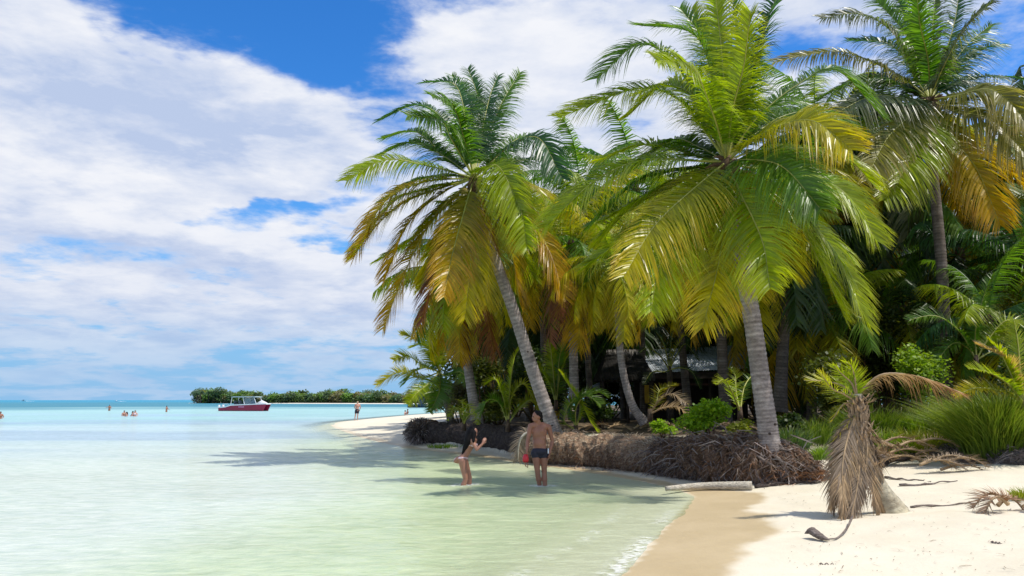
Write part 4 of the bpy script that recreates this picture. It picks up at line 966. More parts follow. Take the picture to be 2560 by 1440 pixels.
# fallen log right of the stump
qp = [pt(2190, 1190, .2, .9, .16), pt(2260, 1176, .2, .9, .25), pt(2350, 1172, .2, 1., .26), pt(2450, 1184, .2, .9, .28), pt(2560, 1192, .2, .9, .30), pt(2700, 1200, .2, .9, .30)]
ql = empty('fallen_log', qp[1]+Vector((0, 0, -.25)), 'grey-brown weathered log running to the right edge below the big grass mound', 'log')
t_ = lump_tube(qp, [.22, .30, .33, .33, .36, .38], .85, n=24, m=80, seed=17, amp=.3, fr=4); t_.obj('log_body', M_drift, ql)
fb = fibres(t_, 1600, FGR+FDK, (.1, .5), 23, .016, arange=(-.2, 1.1), spread=1.6); tag(fb.obj('bark_fibres', M_fibre, ql), kind='stuff')
# dark branch with heap of dry fronds over it
bpts = [pt(2195, 1172, .35, .2, .05), pt(2270, 1160, .35, .2, .12), pt(2340, 1150, .35, .2, .22), pt(2420, 1140, .35, .2, .26)]
mb = MB(); mb.tube(catmull(bpts, 24), [.05+.02*math.sin(i*.9)+.02*i/24 for i in range(24)], 9)
o = mb.obj('driftwood_branch', M_logdark, None, True, off=bpts[0]); o.location = bpts[0]; tag(o, 'dark bare branch sloping up to the right behind the dead stump', 'branch')
def twig(label, pxs, r, mat, name='driftwood_stick', cat='stick', group=None, n=7, lift=.02, zs=None):
    P = []
    for i, q in enumerate(pxs):
        g = ground(q[0], q[1]); g.z += r*.6+(zs[i] if zs else 0); P.append(g)
    C_ = catmull(P, 22); rdx = random.Random(int(pxs[0][0]*7)); mb = MB(); ln_ = (C_[-1]-C_[0]).length
    C_ = [q+Vector((0, .05*ln_*math.sin(i*.31+r*90), .012*math.sin(i*.9))) for i, q in enumerate(C_)]
    mb.tube(C_, [r*(1-.7*i/21)*rdx.uniform(.7, 1.25) for i in range(22)], n)
    for _ in range(3):   # broken side twigs
        k_ = rdx.randrange(5, 19); d_ = (C_[k_+1]-C_[k_]).normalized()+Vector((rdx.uniform(-.2, .2), rdx.uniform(-.9, .9), rdx.uniform(.1, .5))); d_.normalize(); L_k = rdx.uniform(.05, .16)*min(1, ln_)
        mb.tube([C_[k_], C_[k_]+d_*L_k*.6, C_[k_]+d_*L_k+Vector((0, 0, -.01))], [r*.4, r*.28, r*.1], 5)
    o = mb.obj(name, mat, None, True, off=P[0]); o.location = P[0]; return tag(o, label, cat, group)
# pale driftwood trunk at the water edge
P = [pt(1665, 1224, .06, 0, .02), pt(1760, 1222, .06, .05, .05), pt(1882, 1222, .1, .05, .05)]
mb = MB(); mb.tube(catmull(P, 20), [.05+.045*i/19 for i in range(20)], 10); o = mb.obj('driftwood_log', M_pale, None, True, off=P[0]); o.location = P[0]
tag(o, 'pale bleached driftwood log with cut end lying at the water edge below the root mass', 'log')
twig('dark thin log lying on the sand right of the pale driftwood log', [(1886, 1220), (1960, 1214), (2050, 1208)], .05, M_logdark)
twig('pale grey driftwood stick on the sand right of the dead stump', [(2215, 1196), (2260, 1200), (2330, 1206)], .025, M_drift)
twig('grey driftwood piece lying on sand below the weathered log', [(2250, 1216), (2320, 1212), (2395, 1204)], .03, M_drift)
twig('thin dry frond stem lying on the sand between the dead stump and the dead frond', [(2285, 1272), (2380, 1262), (2450, 1254), (2490, 1248)], .018, M_drift)
twig('short brown twig lying on the sand near the bottom right', [(2480, 1358), (2505, 1360)], .012, M_drift)
twig('thin straw lying on the sand below the dead stump', [(2050, 1412), (2090, 1411)], .008, M_drift)
# duck-shaped driftwood with curved tail
dg = ground(2045, 1350)
dk = empty('driftwood_knot', dg, 'small dark driftwood knot like a duck head with curved tail, left of the stump', 'driftwood')
k_ = lump_tube([ground(2012, 1346)+Vector((0, 0, .06)), ground(2030, 1346)+Vector((0, 0, .09)), ground(2050, 1352)+Vector((0, 0, .055)), ground(2074, 1356)+Vector((0, 0, .03))], [.010, .06, .052, .016], .8, n=14, m=22, seed=3, amp=.15)
k_.obj('knot_body', M_drift, dk, True)
mb = MB(); tp = catmull([ground(2070, 1354)+Vector((0, 0, .03)), ground(2095, 1348)+Vector((0, 0, .02)), ground(2118, 1330)+Vector((0, 0, .05)), ground(2132, 1310)+Vector((0, 0, .10))], 18)
mb.tube(tp, [.008+.009*i/17 for i in range(18)], 7); mb.obj('tail', M_drift, dk, True)

# ------------------------------------------------------------------ dead palm stump with hanging dry fronds
sb = ground(2222, 1282); YS = sb.y
stp = empty('dead_palm_stump', sb, 'short half-dead palm on the sand, skirt of dry hanging fronds, green tuft on top', 'palm stump')
tp = [at(2236, 1284, YS+.05)+Vector((0, 0, -.08)), at(2218, 1258, YS+.03), at(2196, 1210, YS), at(2176, 1150, YS), at(2158, 1080, YS), at(2146, 1010, YS), at(2142, 985, YS)]
P_ = catmull(tp, 60); mb = MB(); cols = []; rad = []
for i in range(60):
    t = i/59; r = .085+.165*math.exp(-((t-.0)/.26)**2)*1.0; rad.append(r*(1.02 if i % 3 else .98))
    g = (.95 if i % 3 else .8); cols += [(g*1.55, g*1.55, g*1.15)]*14
mb.tube(P_, rad, 14, cols); mb.obj('trunk', M_trunk, stp, True)
wsp = lambda px, py, dy=0.: at(px, py, YS+dy)
rds = random.Random(41)
def hang(points, pal, dy, Lm, n=64, w=.020, droop=1.1, keep=.95, name='dry_frond', lab=None, twist=0., sr=None, seed=0, mat=None, vee=.1, seg=3, sweep=1.0):
    W = [at(p[0], p[1], YS+dy*(i/(len(points)-1))-.02) for i, p in enumerate(points)]
    lf, rbm = frond(W, pal, n, Lm, w, droop, twist, t0=.05, keep=keep, rnd=random.Random(seed), side_ref=sr, vee=vee, sweep=sweep, ragged=.35, seg=seg)
    f = lf.obj(name, mat or M_dry, stp)
    for v in (): pass
    r_ = MB(); pp = catmull(W, 26); r_.tube(pp, [.020*(1-.7*i/25) for i in range(26)], 5); r_.obj('midrib', M_midrib_dry, f, True)
    if lab: f['label'] = lab
    return f
XR = Vector((1, 0, 0))
hs_ = [([(2145, 1020), (2130, 1080), (2118, 1190), (2100, 1290)], -.35), ([(2145, 1020), (2120, 1090), (2105, 1180), (2112, 1300)], -.5), ([(2150, 1030), (2142, 1110), (2135, 1210), (2118, 1325)], -.4),
       ([(2140, 1060), (2110, 1110), (2090, 1200), (2075, 1270)], -.25), ([(2152, 1060), (2158, 1140), (2150, 1220), (2128, 1318)], -.45), ([(2140, 1040), (2100, 1110), (2100, 1200), (2090, 1260)], -.1), ([(2150, 1060), (2140, 1160), (2130, 1240), (2108, 1300)], -.3), ([(2148, 1040), (2128, 1120), (2120, 1210), (2098, 1310)], .05)]
hs_ += [([(2135, 1060), (2105, 1120), (2085, 1190), (2085, 1275)], -.15), ([(2150, 1075), (2130, 1130), (2110, 1200), (2105, 1290)], -.55), ([(2155, 1080), (2150, 1150), (2142, 1220), (2122, 1320)], -.5)]
for i, (p_, dy) in enumerate(hs_): hang(p_, GREYDRY if i % 3 else DRY, dy, .33, 95, .017, .9, sr=XR, seed=60+i, sweep=1.32)
hs2 = [([(2160, 1070), (2170, 1140), (2180, 1210), (2195, 1285)], -.3), ([(2165, 1090), (2182, 1150), (2188, 1220), (2210, 1286)], -.1), ([(2155, 1040), (2168, 1110), (2160, 1200), (2150, 1270)], -.35)]
for i, (p_, dy) in enumerate(hs2): hang(p_, DRY, dy, .30, 70, .018, .9, sr=XR, seed=80+i, sweep=1.35)
hang([(2145, 1000), (2165, 965), (2210, 935), (2290, 940), (2360, 965), (2412, 985)], dict(c0=(.30, .21, .07), c1=(.34, .18, .07), tip=(.22, .12, .06), dry=1.), -.25, .42, 80, .016, 1.35, name='dry_frond', lab='brown dead frond arching to the right', sr=Vector((0, 1, 0)), seed=91, twist=.3)
for i, p_ in enumerate([[(2142, 1000), (2130, 960), (2105, 935), (2085, 915)], [(2140, 1000), (2115, 970), (2075, 955), (2020, 950)], [(2142, 1000), (2138, 950), (2128, 915), (2115, 905)], [(2142, 1005), (2110, 985), (2080, 970), (2050, 930)]]):
    hang(p_, YEL if i % 2 else LIME, -.1-.05*i, .30, 36, .015, .12, name='green_frond', lab='short yellow-green living frond', seed=95+i, mat=M_leaf, twist=.8, seg=2, sweep=1.1, sr=XR if i != 1 else Vector((0, 1, 0)))
for i, p_ in enumerate([[(2142, 1010), (2110, 1010), (2080, 1050)], [(2145, 1020), (2115, 1060), (2085, 1100)], [(2150, 1075), (2110, 1070), (2090, 1090)], [(2155, 1060), (2185, 1080), (2215, 1130)], [(2160, 1080), (2200, 1100), (2230, 1110)]]):
    hang(p_, DRY if i > 1 else GOLD, -.1, .20, 26, .014, .6, name='dry_frond', seed=110+i, sr=Vector((0, 1, 0)))
mb = MB()
for i in range(320):   # fibrous matting round the stump head
    t = rds.uniform(.45, 1); p = P_[int(t*59)]; a = rds.uniform(0, 6.28); d = Vector((math.cos(a), math.sin(a), 0)); p = p+d*.08; L = rds.uniform(.12, .4)
    q = p+d*.05+Vector((0, 0, -L)) if rds.random() < .8 else p+d*.2+Vector((0, 0, .1)); cc = scl((.34, .24, .15), rds.uniform(.6, 1.3))
    mb.ribbon([p, p.lerp(q, .5)+d*.05, q], [.035, .03, .012], Vector((-d.y, d.x, 0)), cc)
tag(mb.obj('sheath_fibres', M_dry, stp), kind='stuff')

# heap of dry fronds behind the stump
def dry_heap(label, px, py, w, n, seed, pal=DRY, up=.3, name='dry_frond', Lf=1.0):
    c = ground(px, py); rdh = random.Random(seed); root = empty('dry_frond_heap', c, label, 'dry fronds')
    for i in range(n):
        a = rdh.uniform(-.5, .5)+(math.pi if rdh.random() < .5 else 0); L = Lf*rdh.uniform(.7, 1.1); s0 = c+Vector((rdh.uniform(-w, w)*.5, rdh.uniform(-.2, .2), rdh.uniform(.05, .05+up)))
        d = Vector((math.cos(a), math.sin(a)*.4, 0))
        W = [s0, s0+d*L*.35+Vector((0, 0, .10)), s0+d*L*.7+Vector((0, 0, .06)), s0+d*L+Vector((0, 0, -.10))]
        lf, rbm = frond(W, pal, 34, .30, .018, .35, rdh.uniform(-.4, .4), t0=.1, rnd=rdh, ragged=.3)
        f = lf.obj('dry_frond', M_dry, root); rbm.obj('midrib', M_midrib_dry, f, True)
    return root
dry_heap('pile of tan dry palm fronds lying behind and right of the dead stump', 2255, 1165, 1.0, 16, 5, DRY, .5)
dry_heap('dry fronds and roots caught on top of the root mass beside the dead stump', 2010, 1150, .6, 0, 6) if False else None
dry_heap('reddish dry frond lying on the sand at the right edge', 2530, 1278, .3, 4, 8, dict(c0=(.30, .15, .07), c1=(.32, .20, .12), tip=(.36, .28, .2), dry=1.), .12, Lf=.55)
dry_heap('dry grey fronds draped on the weathered log', 2330, 1182, 1., 5, 12, GREYDRY, .35)
dry_heap('dry brown fronds lying across the top of the root mass left of the largest palm', 1760, 1098, 1.6, 8, 14, GREYDRY, .12)
dry_heap('dry brown fronds scattered on the ground behind the leaning palm root bank', 1560, 1078, 2., 6, 15, DRY, .08)
# frond with long pale stem leaning beside the man
hp = [at(1345, 1075, 21), at(1312, 1085, 21), at(1298, 1110, 21), at(1295, 1150, 21)]
dr = empty('dead_frond', hp[0], 'large dry frond with curved pale stem drooping from the log end behind the man', 'dry frond')
mb = MB(); mb.tube(catmull(hp, 24), [.035]*12+[.03, .028, .026, .024, .022, .02, .018, .016, .014, .012, .01, .01], 6); mb.obj('midrib', M_pale, dr, True)
lf, _ = frond(hp, GREYDRY, 60, .42, .022, 1.1, .2, t0=.1, rnd=random.Random(5), side_ref=Vector((1, 0, 0)))
lf.obj('leaflets', M_dry, dr)

# scattered litter on the sand, too many and too small to count
mb = MB(); rdl = random.Random(99)
for i in range(260):
    px = rdl.uniform(1900, 2600); py = rdl.uniform(1225, 1440); g = ground(px, py)
    if float(poly_sd(np.array([g.x]), np.array([g.y]), shore)[0]) < 1.6: continue
    L = rdl.uniform(.01, .05) if rdl.random() < .85 else rdl.uniform(.06, .16); a = rdl.uniform(0, 3.14); d = Vector((math.cos(a), math.sin(a), 0)); c = scl((.26, .19, .12), rdl.uniform(.5, 1.2))
    p = g+Vector((0, 0, .012)); mb.ribbon([p, p+d*L*.5+Vector((0, 0, .006)), p+d*L], [.006, .008, .003], Vector((-d.y, d.x, .4)).normalized(), c)
tag(mb.obj('beach_litter', M_fibre, None), 'tiny bits of straw and bark scattered over the dry sand', 'litter', kind='stuff')

# ------------------------------------------------------------------ shed in the grove
M_metal = mat_plain('roof_metal', (.36, .39, .43), .45, .3, 3., .1, .0)
M_wood_dark = mat_plain('shed_wood', (.045, .03, .022), .85, .4, 7)
M_yellow = mat_plain('yellow_board', (.62, .36, .02), .6, .15, 4)
M_redwood = mat_plain('beam_wood', (.10, .045, .03), .8, .3, 6)
YH = 35.
r0 = at(1610, 930, YH); z_e = r0.z
sh_b = at(1740, 1010, YH+1); sh_b.z = hz(sh_b.x, sh_b.y)
shed = empty('beach_shed', sh_b, 'open-sided dark shed with grey corrugated metal roof, seen between the palm trunks', 'shed')
x0, x1 = at(1618, 930, YH).x, at(1930, 930, YH).x
eave = at(1700, 934, YH).z; ridge = eave+1.35; yy0, yy1 = YH-.3, YH+4.0
np_ = 12
for i in range(np_):
    xa = x0+(x1-x0)*i/np_; xb = x0+(x1-x0)*(i+1)/np_; mb = MB(); vv = []; ns = 8
    for k2 in range(ns+1):
        xx = xa+(xb-xa-.012)*k2/ns; zz = .025*(k2 % 2)+.006*(i % 2)
        lift = .28*(xx-x0)/(x1-x0)
        vv += [(xx, yy0, eave+zz+lift), (xx, yy1, ridge+zz+lift)]
    ff = [(2*k2, 2*k2+2, 2*k2+3, 2*k2+1) for k2 in range(ns)]; mb.add(vv, ff)
    mb.obj('roof_panel', M_metal, shed)
mb = MB(); mb.box(((x0+x1)/2, yy0+.10, eave-.22+.14), ((x1-x0)/2+.1, .05, .16)); mb.obj('fascia_board', M_wood_dark, shed)
mb = MB(); mb.box(((x0+x1)/2+.4, yy0+.3, eave-.5), ((x1-x0)/2, .04, .05)); mb.obj('beam', M_redwood, shed)
mb = MB(); mb.box(((x0+x1)/2, yy1-.1, (eave+sh_b.z)/2), ((x1-x0)/2, .05, (eave-sh_b.z)/2)); mb.obj('back_wall', M_wood_dark, shed)
for px in (1626, 1668, 1722, 1775, 1830, 1885):
    xx = at(px, 960, YH).x; mb = MB(); mb.box((xx, yy0+.3, (eave+sh_b.z)/2-.05), (.06, .06, (eave-sh_b.z)/2)); mb.obj('post', M_wood_dark, shed)
for px in (1625, 1643): 
    xx = at(px, 980, YH).x; mb = MB(); mb.box((xx, yy0+.9, at(px, 985, YH).z), (.15 if px == 1625 else .05, .02, .42)); mb.obj('yellow_board', M_yellow, shed)
# thatched lower roof left
M_thatch = mat_root('thatch', (.015, .012, .010), (.03, .025, .02), (.08, .07, .06), 5)
hb = at(1565, 1010, YH-3); hb.z = hz(hb.x, hb.y)
hut = empty('thatched_shelter', hb, 'low dark thatched shelter with pale frayed edge, left of the metal-roofed shed', 'shelter')
x0, x1 = at(1500, 930, YH-3).x, at(1640, 930, YH-3).x; e2 = at(1560, 945, YH-3).z; rg = at(1570, 872, YH-2).z
mb = MB(); yv = YH-3
mb.add([(x0, yv, e2), (x1, yv, e2), (x1-.5, yv+1.4, rg), (x0+.5, yv+1.4, rg), (x0, yv+2.8, e2), (x1, yv+2.8, e2), (x0, yv, e2-.12), (x1, yv, e2-.12), (x0, yv+2.8, e2-.12), (x1, yv+2.8, e2-.12)], [(0, 1, 2, 3), (3, 2, 5, 4), (0, 3, 4), (1, 5, 2), (6, 7, 1, 0), (9, 8, 4, 5), (6, 0, 4, 8), (7, 9, 5, 1), (6, 8, 9, 7)])
mb.obj('roof', M_thatch, hut)
mb = MB(); rt = random.Random(4)
for i in range(900):
    t = rt.random(); q = rt.random(); p = Vector((x0+.5*q+(x1-x0-1.*q)*t, yv+1.4*q, e2+(rg-e2)*q+.02)); L = rt.uniform(.2, .5)
    g = rt.uniform(.5, 1.5)*(2.2 if q > .93 else .3); mb.ribbon([p, p+Vector((rt.gauss(0, .04), -L*.6, -L*.5))], [.03, .012], XR, (.06*g, .055*g, .05*g))
tag(mb.obj('thatch_straw', M_fibre, hut), kind='stuff')
for xx in (x0+.15, (x0+x1)/2, x1-.15):
    mb = MB(); mb.tube([(xx, yv+.2, hb.z-.1), (xx, yv+.2, e2)], .06, 7); mb.obj('post', M_wood_dark, hut, True)
# small pale roof glimpsed at the left
cb = at(1482, 990, 33); cb.z = hz(cb.x, cb.y)
can = empty('awning', cb, 'small pale grey sloping awning glimpsed behind the undergrowth, left of the thatched shelter', 'awning')
mb = MB(); a1 = at(1462, 975, 33); a2 = at(1500, 972, 33); a3 = at(1500, 954, 33.6)
mb.add([a1, a2, a3, a1+Vector((.02, .5, .02)), a1+Vector((0, 0, -.04)), a2+Vector((0, 0, -.04))], [(0, 1, 2, 3), (4, 5, 1, 0)]); mb.obj('roof_sheet', M_metal, can)
for q in (a1, a2):
    mb = MB(); mb.tube([(q.x+.03, q.y+.1, cb.z-.1), (q.x+.03, q.y+.1, q.z-.05)], .035, 6); mb.obj('post', M_wood_dark, can, True)

# ------------------------------------------------------------------ far island
isl = [(486, 1008.2), (600, 1008.6), (760, 1009.3), (900, 1009.8), (1060, 1010.2), (1200, 1010.6)]
M_isand = mat_plain('island_sand', (.72, .66, .54), .9, .1, .05)
ipts = [gz(p[0], p[1]) for p in isl]
mb = MB(); nI = len(ipts); vv = []
for p in ipts: vv += [p+Vector((0, -2.5, -.3)), p+Vector((0, 1.5, .35)), p+Vector((0, 120, .8))]
mb.add(vv, [(3*i+j, 3*i+3+j, 3*i+4+j, 3*i+1+j) for i in range(nI-1) for j in range(2)]); e0 = ipts[0]+Vector((-8, 3, -.2)); 
mb.add([e0, vv[0], vv[1], vv[2]], [(0, 1, 2), (0, 2, 3)])
tag(mb.obj('island_shore', M_isand, None), kind='structure')
IG = [((.10, .17, .07), (.18, .26, .09)), ((.07, .135, .08), (.14, .21, .11)), ((.11, .22, .06), (.19, .30, .08)), ((.20, .19, .12), (.27, .25, .15)), ((.07, .115, .065), (.12, .17, .08))]  # haze of the distance put into the greens, paler and less saturated
mb = MB(); rdi = random.Random(8)
px = 500
while px < 1190:
    for row in range(2):
        g = gz(px, 1008.3+(px-486)/(1200-486)*2.3); Yi = g.y+4+row*9
        top = 979+4*math.sin(px*.021)+3*math.sin(px*.057+1)+rdi.uniform(-4, 4)-row*3+(5 if px > 760 and px < 840 else 0)
        w = rdi.uniform(3.2, 6.5); ht = at(px, top, Yi).z; c = at(px, 1000, Yi)
        pal = rdi.choice(IG); _g = rdi.uniform(.8, 1.25); pal = tuple(scl(q, _g) for q in pal)
        for lump in range(4):
            cc = (c.x+rdi.uniform(-w, w)*.4, c.y+rdi.uniform(-1, 2), ht*rdi.uniform(.35, .72)); leaf_cloud(mb, cc, (w*.45, w*.45, ht*.30), 150, .95, pal, rdi, .5)
        leaf_cloud(mb, (c.x, c.y, ht*.28), (w*.7, w*.6, ht*.3), 160, 1.0, tuple(tuple(x*.7 for x in q) for q in pal), rdi, .5)
    px += rdi.uniform(8, 14)
tag(mb.obj('island_wood', M_bush, None), 'low green mangrove wood covering the far island across the lagoon', 'wood', kind='stuff')
def far_tree(label, px, top, w, pal, seed, palm=False, Yx=8, trunk=True):
    g = gz(px, 1008.6); c = at(px, 1006, g.y+Yx); c.z = .8; rt = random.Random(seed); ht = at(px, top, g.y+Yx).z
    root = empty('palm_tree' if palm else 'broadleaf_tree', c, label, 'palm tree' if palm else 'tree', None)
    tb = MB(); tb.tube([c, c+Vector((rt.uniform(-.5, .5), 0, (ht-1)*.5)), Vector((c.x+rt.uniform(-.6, .6), c.y, ht-1))], [.3, .22, .16], 6); tb.obj('trunk', M_wood_dark, root)
    mb = MB()
    if palm:
        for k2 in range(16):
            a = k2*2.399; L = 2.6; p = Vector((c.x, c.y, ht-1)); el = rt.uniform(-.5, 1.1)
            pts_ = [p, p+Vector((math.cos(a)*L*.5, math.sin(a)*L*.5, L*.5*math.sin(el))), p+Vector((math.cos(a)*L, math.sin(a)*L, L*.6*math.sin(el)-1.1))]
            mb.ribbon(pts_, [.5, .9, .1], Vector((0, .3, 1)).normalized(), scl(pal[0], rt.uniform(.8, 1.2)))
    else:
        for k2 in range(6): leaf_cloud(mb, (c.x+rt.uniform(-w, w)*.4, c.y, ht*rt.uniform(.5, .8)), (w*.4, w*.4, ht*.2), 160, .8, pal, rt, .4)
    mb.obj('crown', M_bush, root)
far_tree('tallest broadleaf tree near the left tip of the far island', 545, 967, 7, IG[1], 1)
far_tree('leftmost palm at the tip of the far island', 491, 979, 4, IG[4], 2, True)
far_tree('second palm from the tip of the far island, close right of the leftmost one', 501, 978, 4, IG[4], 3, True, 5)
far_tree('third palm from the tip of the far island, standing apart before the tall tree', 522, 978, 4, IG[4], 4, True)
far_tree('round dark treetop standing above the middle of the far island wood', 812, 973, 6, IG[1], 5)
far_tree('dark treetop rising above the right part of the far island wood', 920, 972, 8, IG[4], 6)

# ------------------------------------------------------------------ boats
M_maroon = mat_plain('maroon_gelcoat', (.26, .006, .04), .22, .1, .5)
M_white = mat_plain('white_gelcoat', (.78, .78, .78), .35, .04, 1.)
M_boatdark = mat_plain('boat_interior', (.05, .07, .085), .4, .3, 2)
M_black = mat_plain('boot_stripe', (.015, .015, .02), .5, .1, 2)
M_pink = mat_plain('hull_mark', (.62, .30, .50), .5, .05, 2)
m_, nt_, b_ = new_mat('windscreen'); b_.inputs['Base Color'].default_value = (.25, .33, .36, 1); b_.inputs['Roughness'].default_value = .08; b_.inputs['Alpha'].default_value = .55; M_glass = m_
bl = gz(612, 1027.5)
boat = empty('catamaran', bl, 'maroon and white twin-hulled motor boat with hardtop anchored in front of the island', 'boat', rz=R(-12))
def local(mb, name, mat, parent, smooth=False):
    me = mb.mesh(name, mat, (0, 0, 0), smooth); o = bpy.data.objects.new(name, me); COL.objects.link(o); o.parent = parent; return o
LB = 8.5
def hull_mb(yc, z0, z1f, inset=0.):
    mb = MB(); ns = 18; vv = []
    for i in range(ns+1):
        t = i/ns; x = -LB/2+LB*t
        hw = (.48 if t < .55 else .48*(1-((t-.55)/.45)**2.2))*(1-inset)+.02
        zt = z1f(t); rake = .62*t**6
        # section: keel, chine, side, sheer
        vv += [(x-rake*.9, yc, z0), (x-rake*.6, yc-hw*.75, z0+.22), (x+rake*.2, yc-hw, zt), (x+rake*.2, yc+hw, zt), (x-rake*.6, yc+hw*.75, z0+.22)]
    ff = []
    for i in range(ns):
        for j in range(5): ff.append((i*5+j, i*5+(j+1) % 5, i*5+5+(j+1) % 5, i*5+5+j))
    ff += [(4, 3, 2, 1, 0), tuple(ns*5+j for j in range(5))]
    mb.add(vv, ff); return mb
sheer = lambda t: .52+.30*sst(.12, .30, t)+.30*t
def sst(a, b, x): t = min(1, max(0, (x-a)/(b-a))); return t*t*(3-2*t)
for yc in (-.78, .78):
    h_ = local(hull_mb(yc, -.25, sheer), 'hull', M_maroon, boat, False)
mb = MB(); ns = 18; vv = []
for i in range(ns+1):
    t = i/ns; x = -LB/2+LB*t; hw = 1.27 if t < .55 else 1.27-.50*((t-.55)/.45)**2.; z = sheer(t)+.005; rk = .13*t**6
    vv += [(x+rk, -hw, z), (x+rk, -hw-.03, z+.17), (x+rk, hw+.03, z+.17), (x+rk, hw, z)]
ff = [(i*4+j, i*4+j+1, i*4+5+j, i*4+4+j) for i in range(ns) for j in range(3)]+[(i*4+3, i*4, i*4+4, i*4+7) for i in range(ns)]+[(0, 1, 2, 3), (ns*4+3, ns*4+2, ns*4+1, ns*4)]
mb.add(vv, ff); local(mb, 'deck', M_white, boat)
mb = MB(); mb.tube([(2.2, 0, 1.25), (3.1, 0, 1.38), (4.2, 0, 1.22)], [.15, .45, .12], 10, flat=.5); local(mb, 'foredeck_hatch', M_white, boat, True)
mb = MB(); mb.box((.25, 0, 2.36), (2.25, 1.1, .05)); mb.box((.25, 0, 2.43), (2.0, .95, .025)); local(mb, 'hardtop', mat_plain('hardtop', (.42, .50, .52), .5, .1, 1), boat)
for x, lean in ((-1.9, -.15), (.15, .35), (2.2, .55)):
    for y in (-1.05, 1.05):
        mb = MB(); mb.tube([(x+lean, y, sheer(.5)+.15), (x, y*.97, 2.33)], .05, 6); local(mb, 'post', M_white, boat)
mb = MB(); mb.add([(1.6, -.9, 1.1), (1.6, .9, 1.1), (1.15, .85, 2.2), (1.15, -.85, 2.2), (1.6, -.9, 1.1), (.4, -.98, 1.1), (.4, -.95, 2.2), (1.15, -.85, 2.2)], [(0, 1, 2, 3), (4, 5, 6, 7)]); local(mb, 'windscreen', M_glass, boat)
mb = MB(); mb.box((.9, 0, 1.3), (.35, .6, .4)); mb.box((.7, 0, 1.75), (.1, .45, .15)); local(mb, 'console', M_boatdark, boat)
for x in (-.3, -1.3):
    for y in (-.6, .6):
        mb = MB(); mb.box((x, y, 1.15), (.25, .3, .12)); mb.box((x-.25, y, 1.45), (.06, .3, .3)); local(mb, 'seat', M_boatdark, boat)
for y in (-.6, .6):
    mb = MB(); mb.tube([(-LB/2-.25, y, .35), (-LB/2-.3, y, .7), (-LB/2-.28, y, 1.02)], [.10, .2, .16], 9); mb.box((-LB/2-.25, y, .0), (.08, .04, .35)); local(mb, 'outboard_motor', M_white, boat, False)
mb = MB(); mb.tube([(-3.7, -1., .85), (-3.6, -1., 1.15), (-2.6, -1., 1.2), (-2.4, -1., .95)], .025, 5); local(mb, 'rail', M_white, boat)
mb = MB()    # blurred name lettering on the side: small slanted strokes
for i in range(5): mb.box((-.35+i*.22, -1.285, .70), (.075, .006, .075), Matrix.Rotation(.25, 3, 'Y'))
local(mb, 'hull_lettering', M_pink, boat)
mb = MB(); mb.box((-.2, -.78, -.02), (3.9, .44, .07)); mb.box((-.2, .78, -.02), (3.9, .44, .07)); local(mb, 'boot_stripe', M_black, boat)

def small_boat(label, px, py, length, rz, mat, canopy=True, dark=M_boatdark):
    g = gz(px, py); root = empty('motor_boat', g, label, 'boat', rz=rz); ns = 10; mb = MB(); vv = []
    for i in range(ns+1):
        t = i/ns; x = (t-.5)*length; hw = length*.14*(1-max(0, (t-.5)/.5)**2)+.02; z = .6+.35*t
        vv += [(x, 0, -.2), (x, -hw, z*length/6), (x, hw, z*length/6)]
    mb.add(vv, [(i*3+j, i*3+(j+1) % 3, i*3+3+(j+1) % 3, i*3+3+j) for i in range(ns) for j in range(3)]+[(0, 2, 1)]); local(mb, 'hull', mat, root)
    mb = MB(); mb.box((0, 0, length*.2), (length*.10, length*.08, length*.09)); local(mb, 'console', dark, root)
    if canopy:
        mb = MB(); mb.box((-.05*length, 0, length*.36), (length*.2, length*.12, .05)); local(mb, 'canopy', dark, root)
        for x in (-.2, .1):
            for y in (-.1, .1): mb = MB(); mb.tube([(x*length, y*length, length*.12), (x*length, y*length, length*.36)], .05, 5); local(mb, 'post', dark, root)
    return root
small_boat('small white speedboat with dark canopy on the horizon at the far left', 58, 1003, 7., R(200), M_white)
small_boat('tiny white boat on the horizon between the far left speedboat and the island', 291, 1003.4, 5., R(180), M_white, False, M_white)
small_boat('dark blue boat moored beyond the sand spit, partly behind the short bushy palm', 1052, 1019, 6.5, R(10), mat_plain('dark_blue_hull', (.02, .05, .10), .4, .1, 1))
M_foam = mat_plain('foam', (.85, .87, .88), .8, .03, 2)
for nm, px, py, L, lb in (('boat_wake', 66, 1003, 14, 'white wake behind the small speedboat at the far left'), ('boat_wake', 300, 1003.6, 10, 'faint white wake behind the tiny boat on the horizon')):
    g = gz(px, py); mb = MB(); rw = random.Random(px)
    for i in range(60):
        t = rw.random(); mb.ball(g+Vector((t*L, rw.uniform(-1, 1), .1)), rw.uniform(.15, .5)*(1.1-t), 6, 4, None, (1.6, 1, .9 if px < 100 else .5))
    tag(mb.obj(nm, M_foam, None), lb, 'wake', kind='stuff')

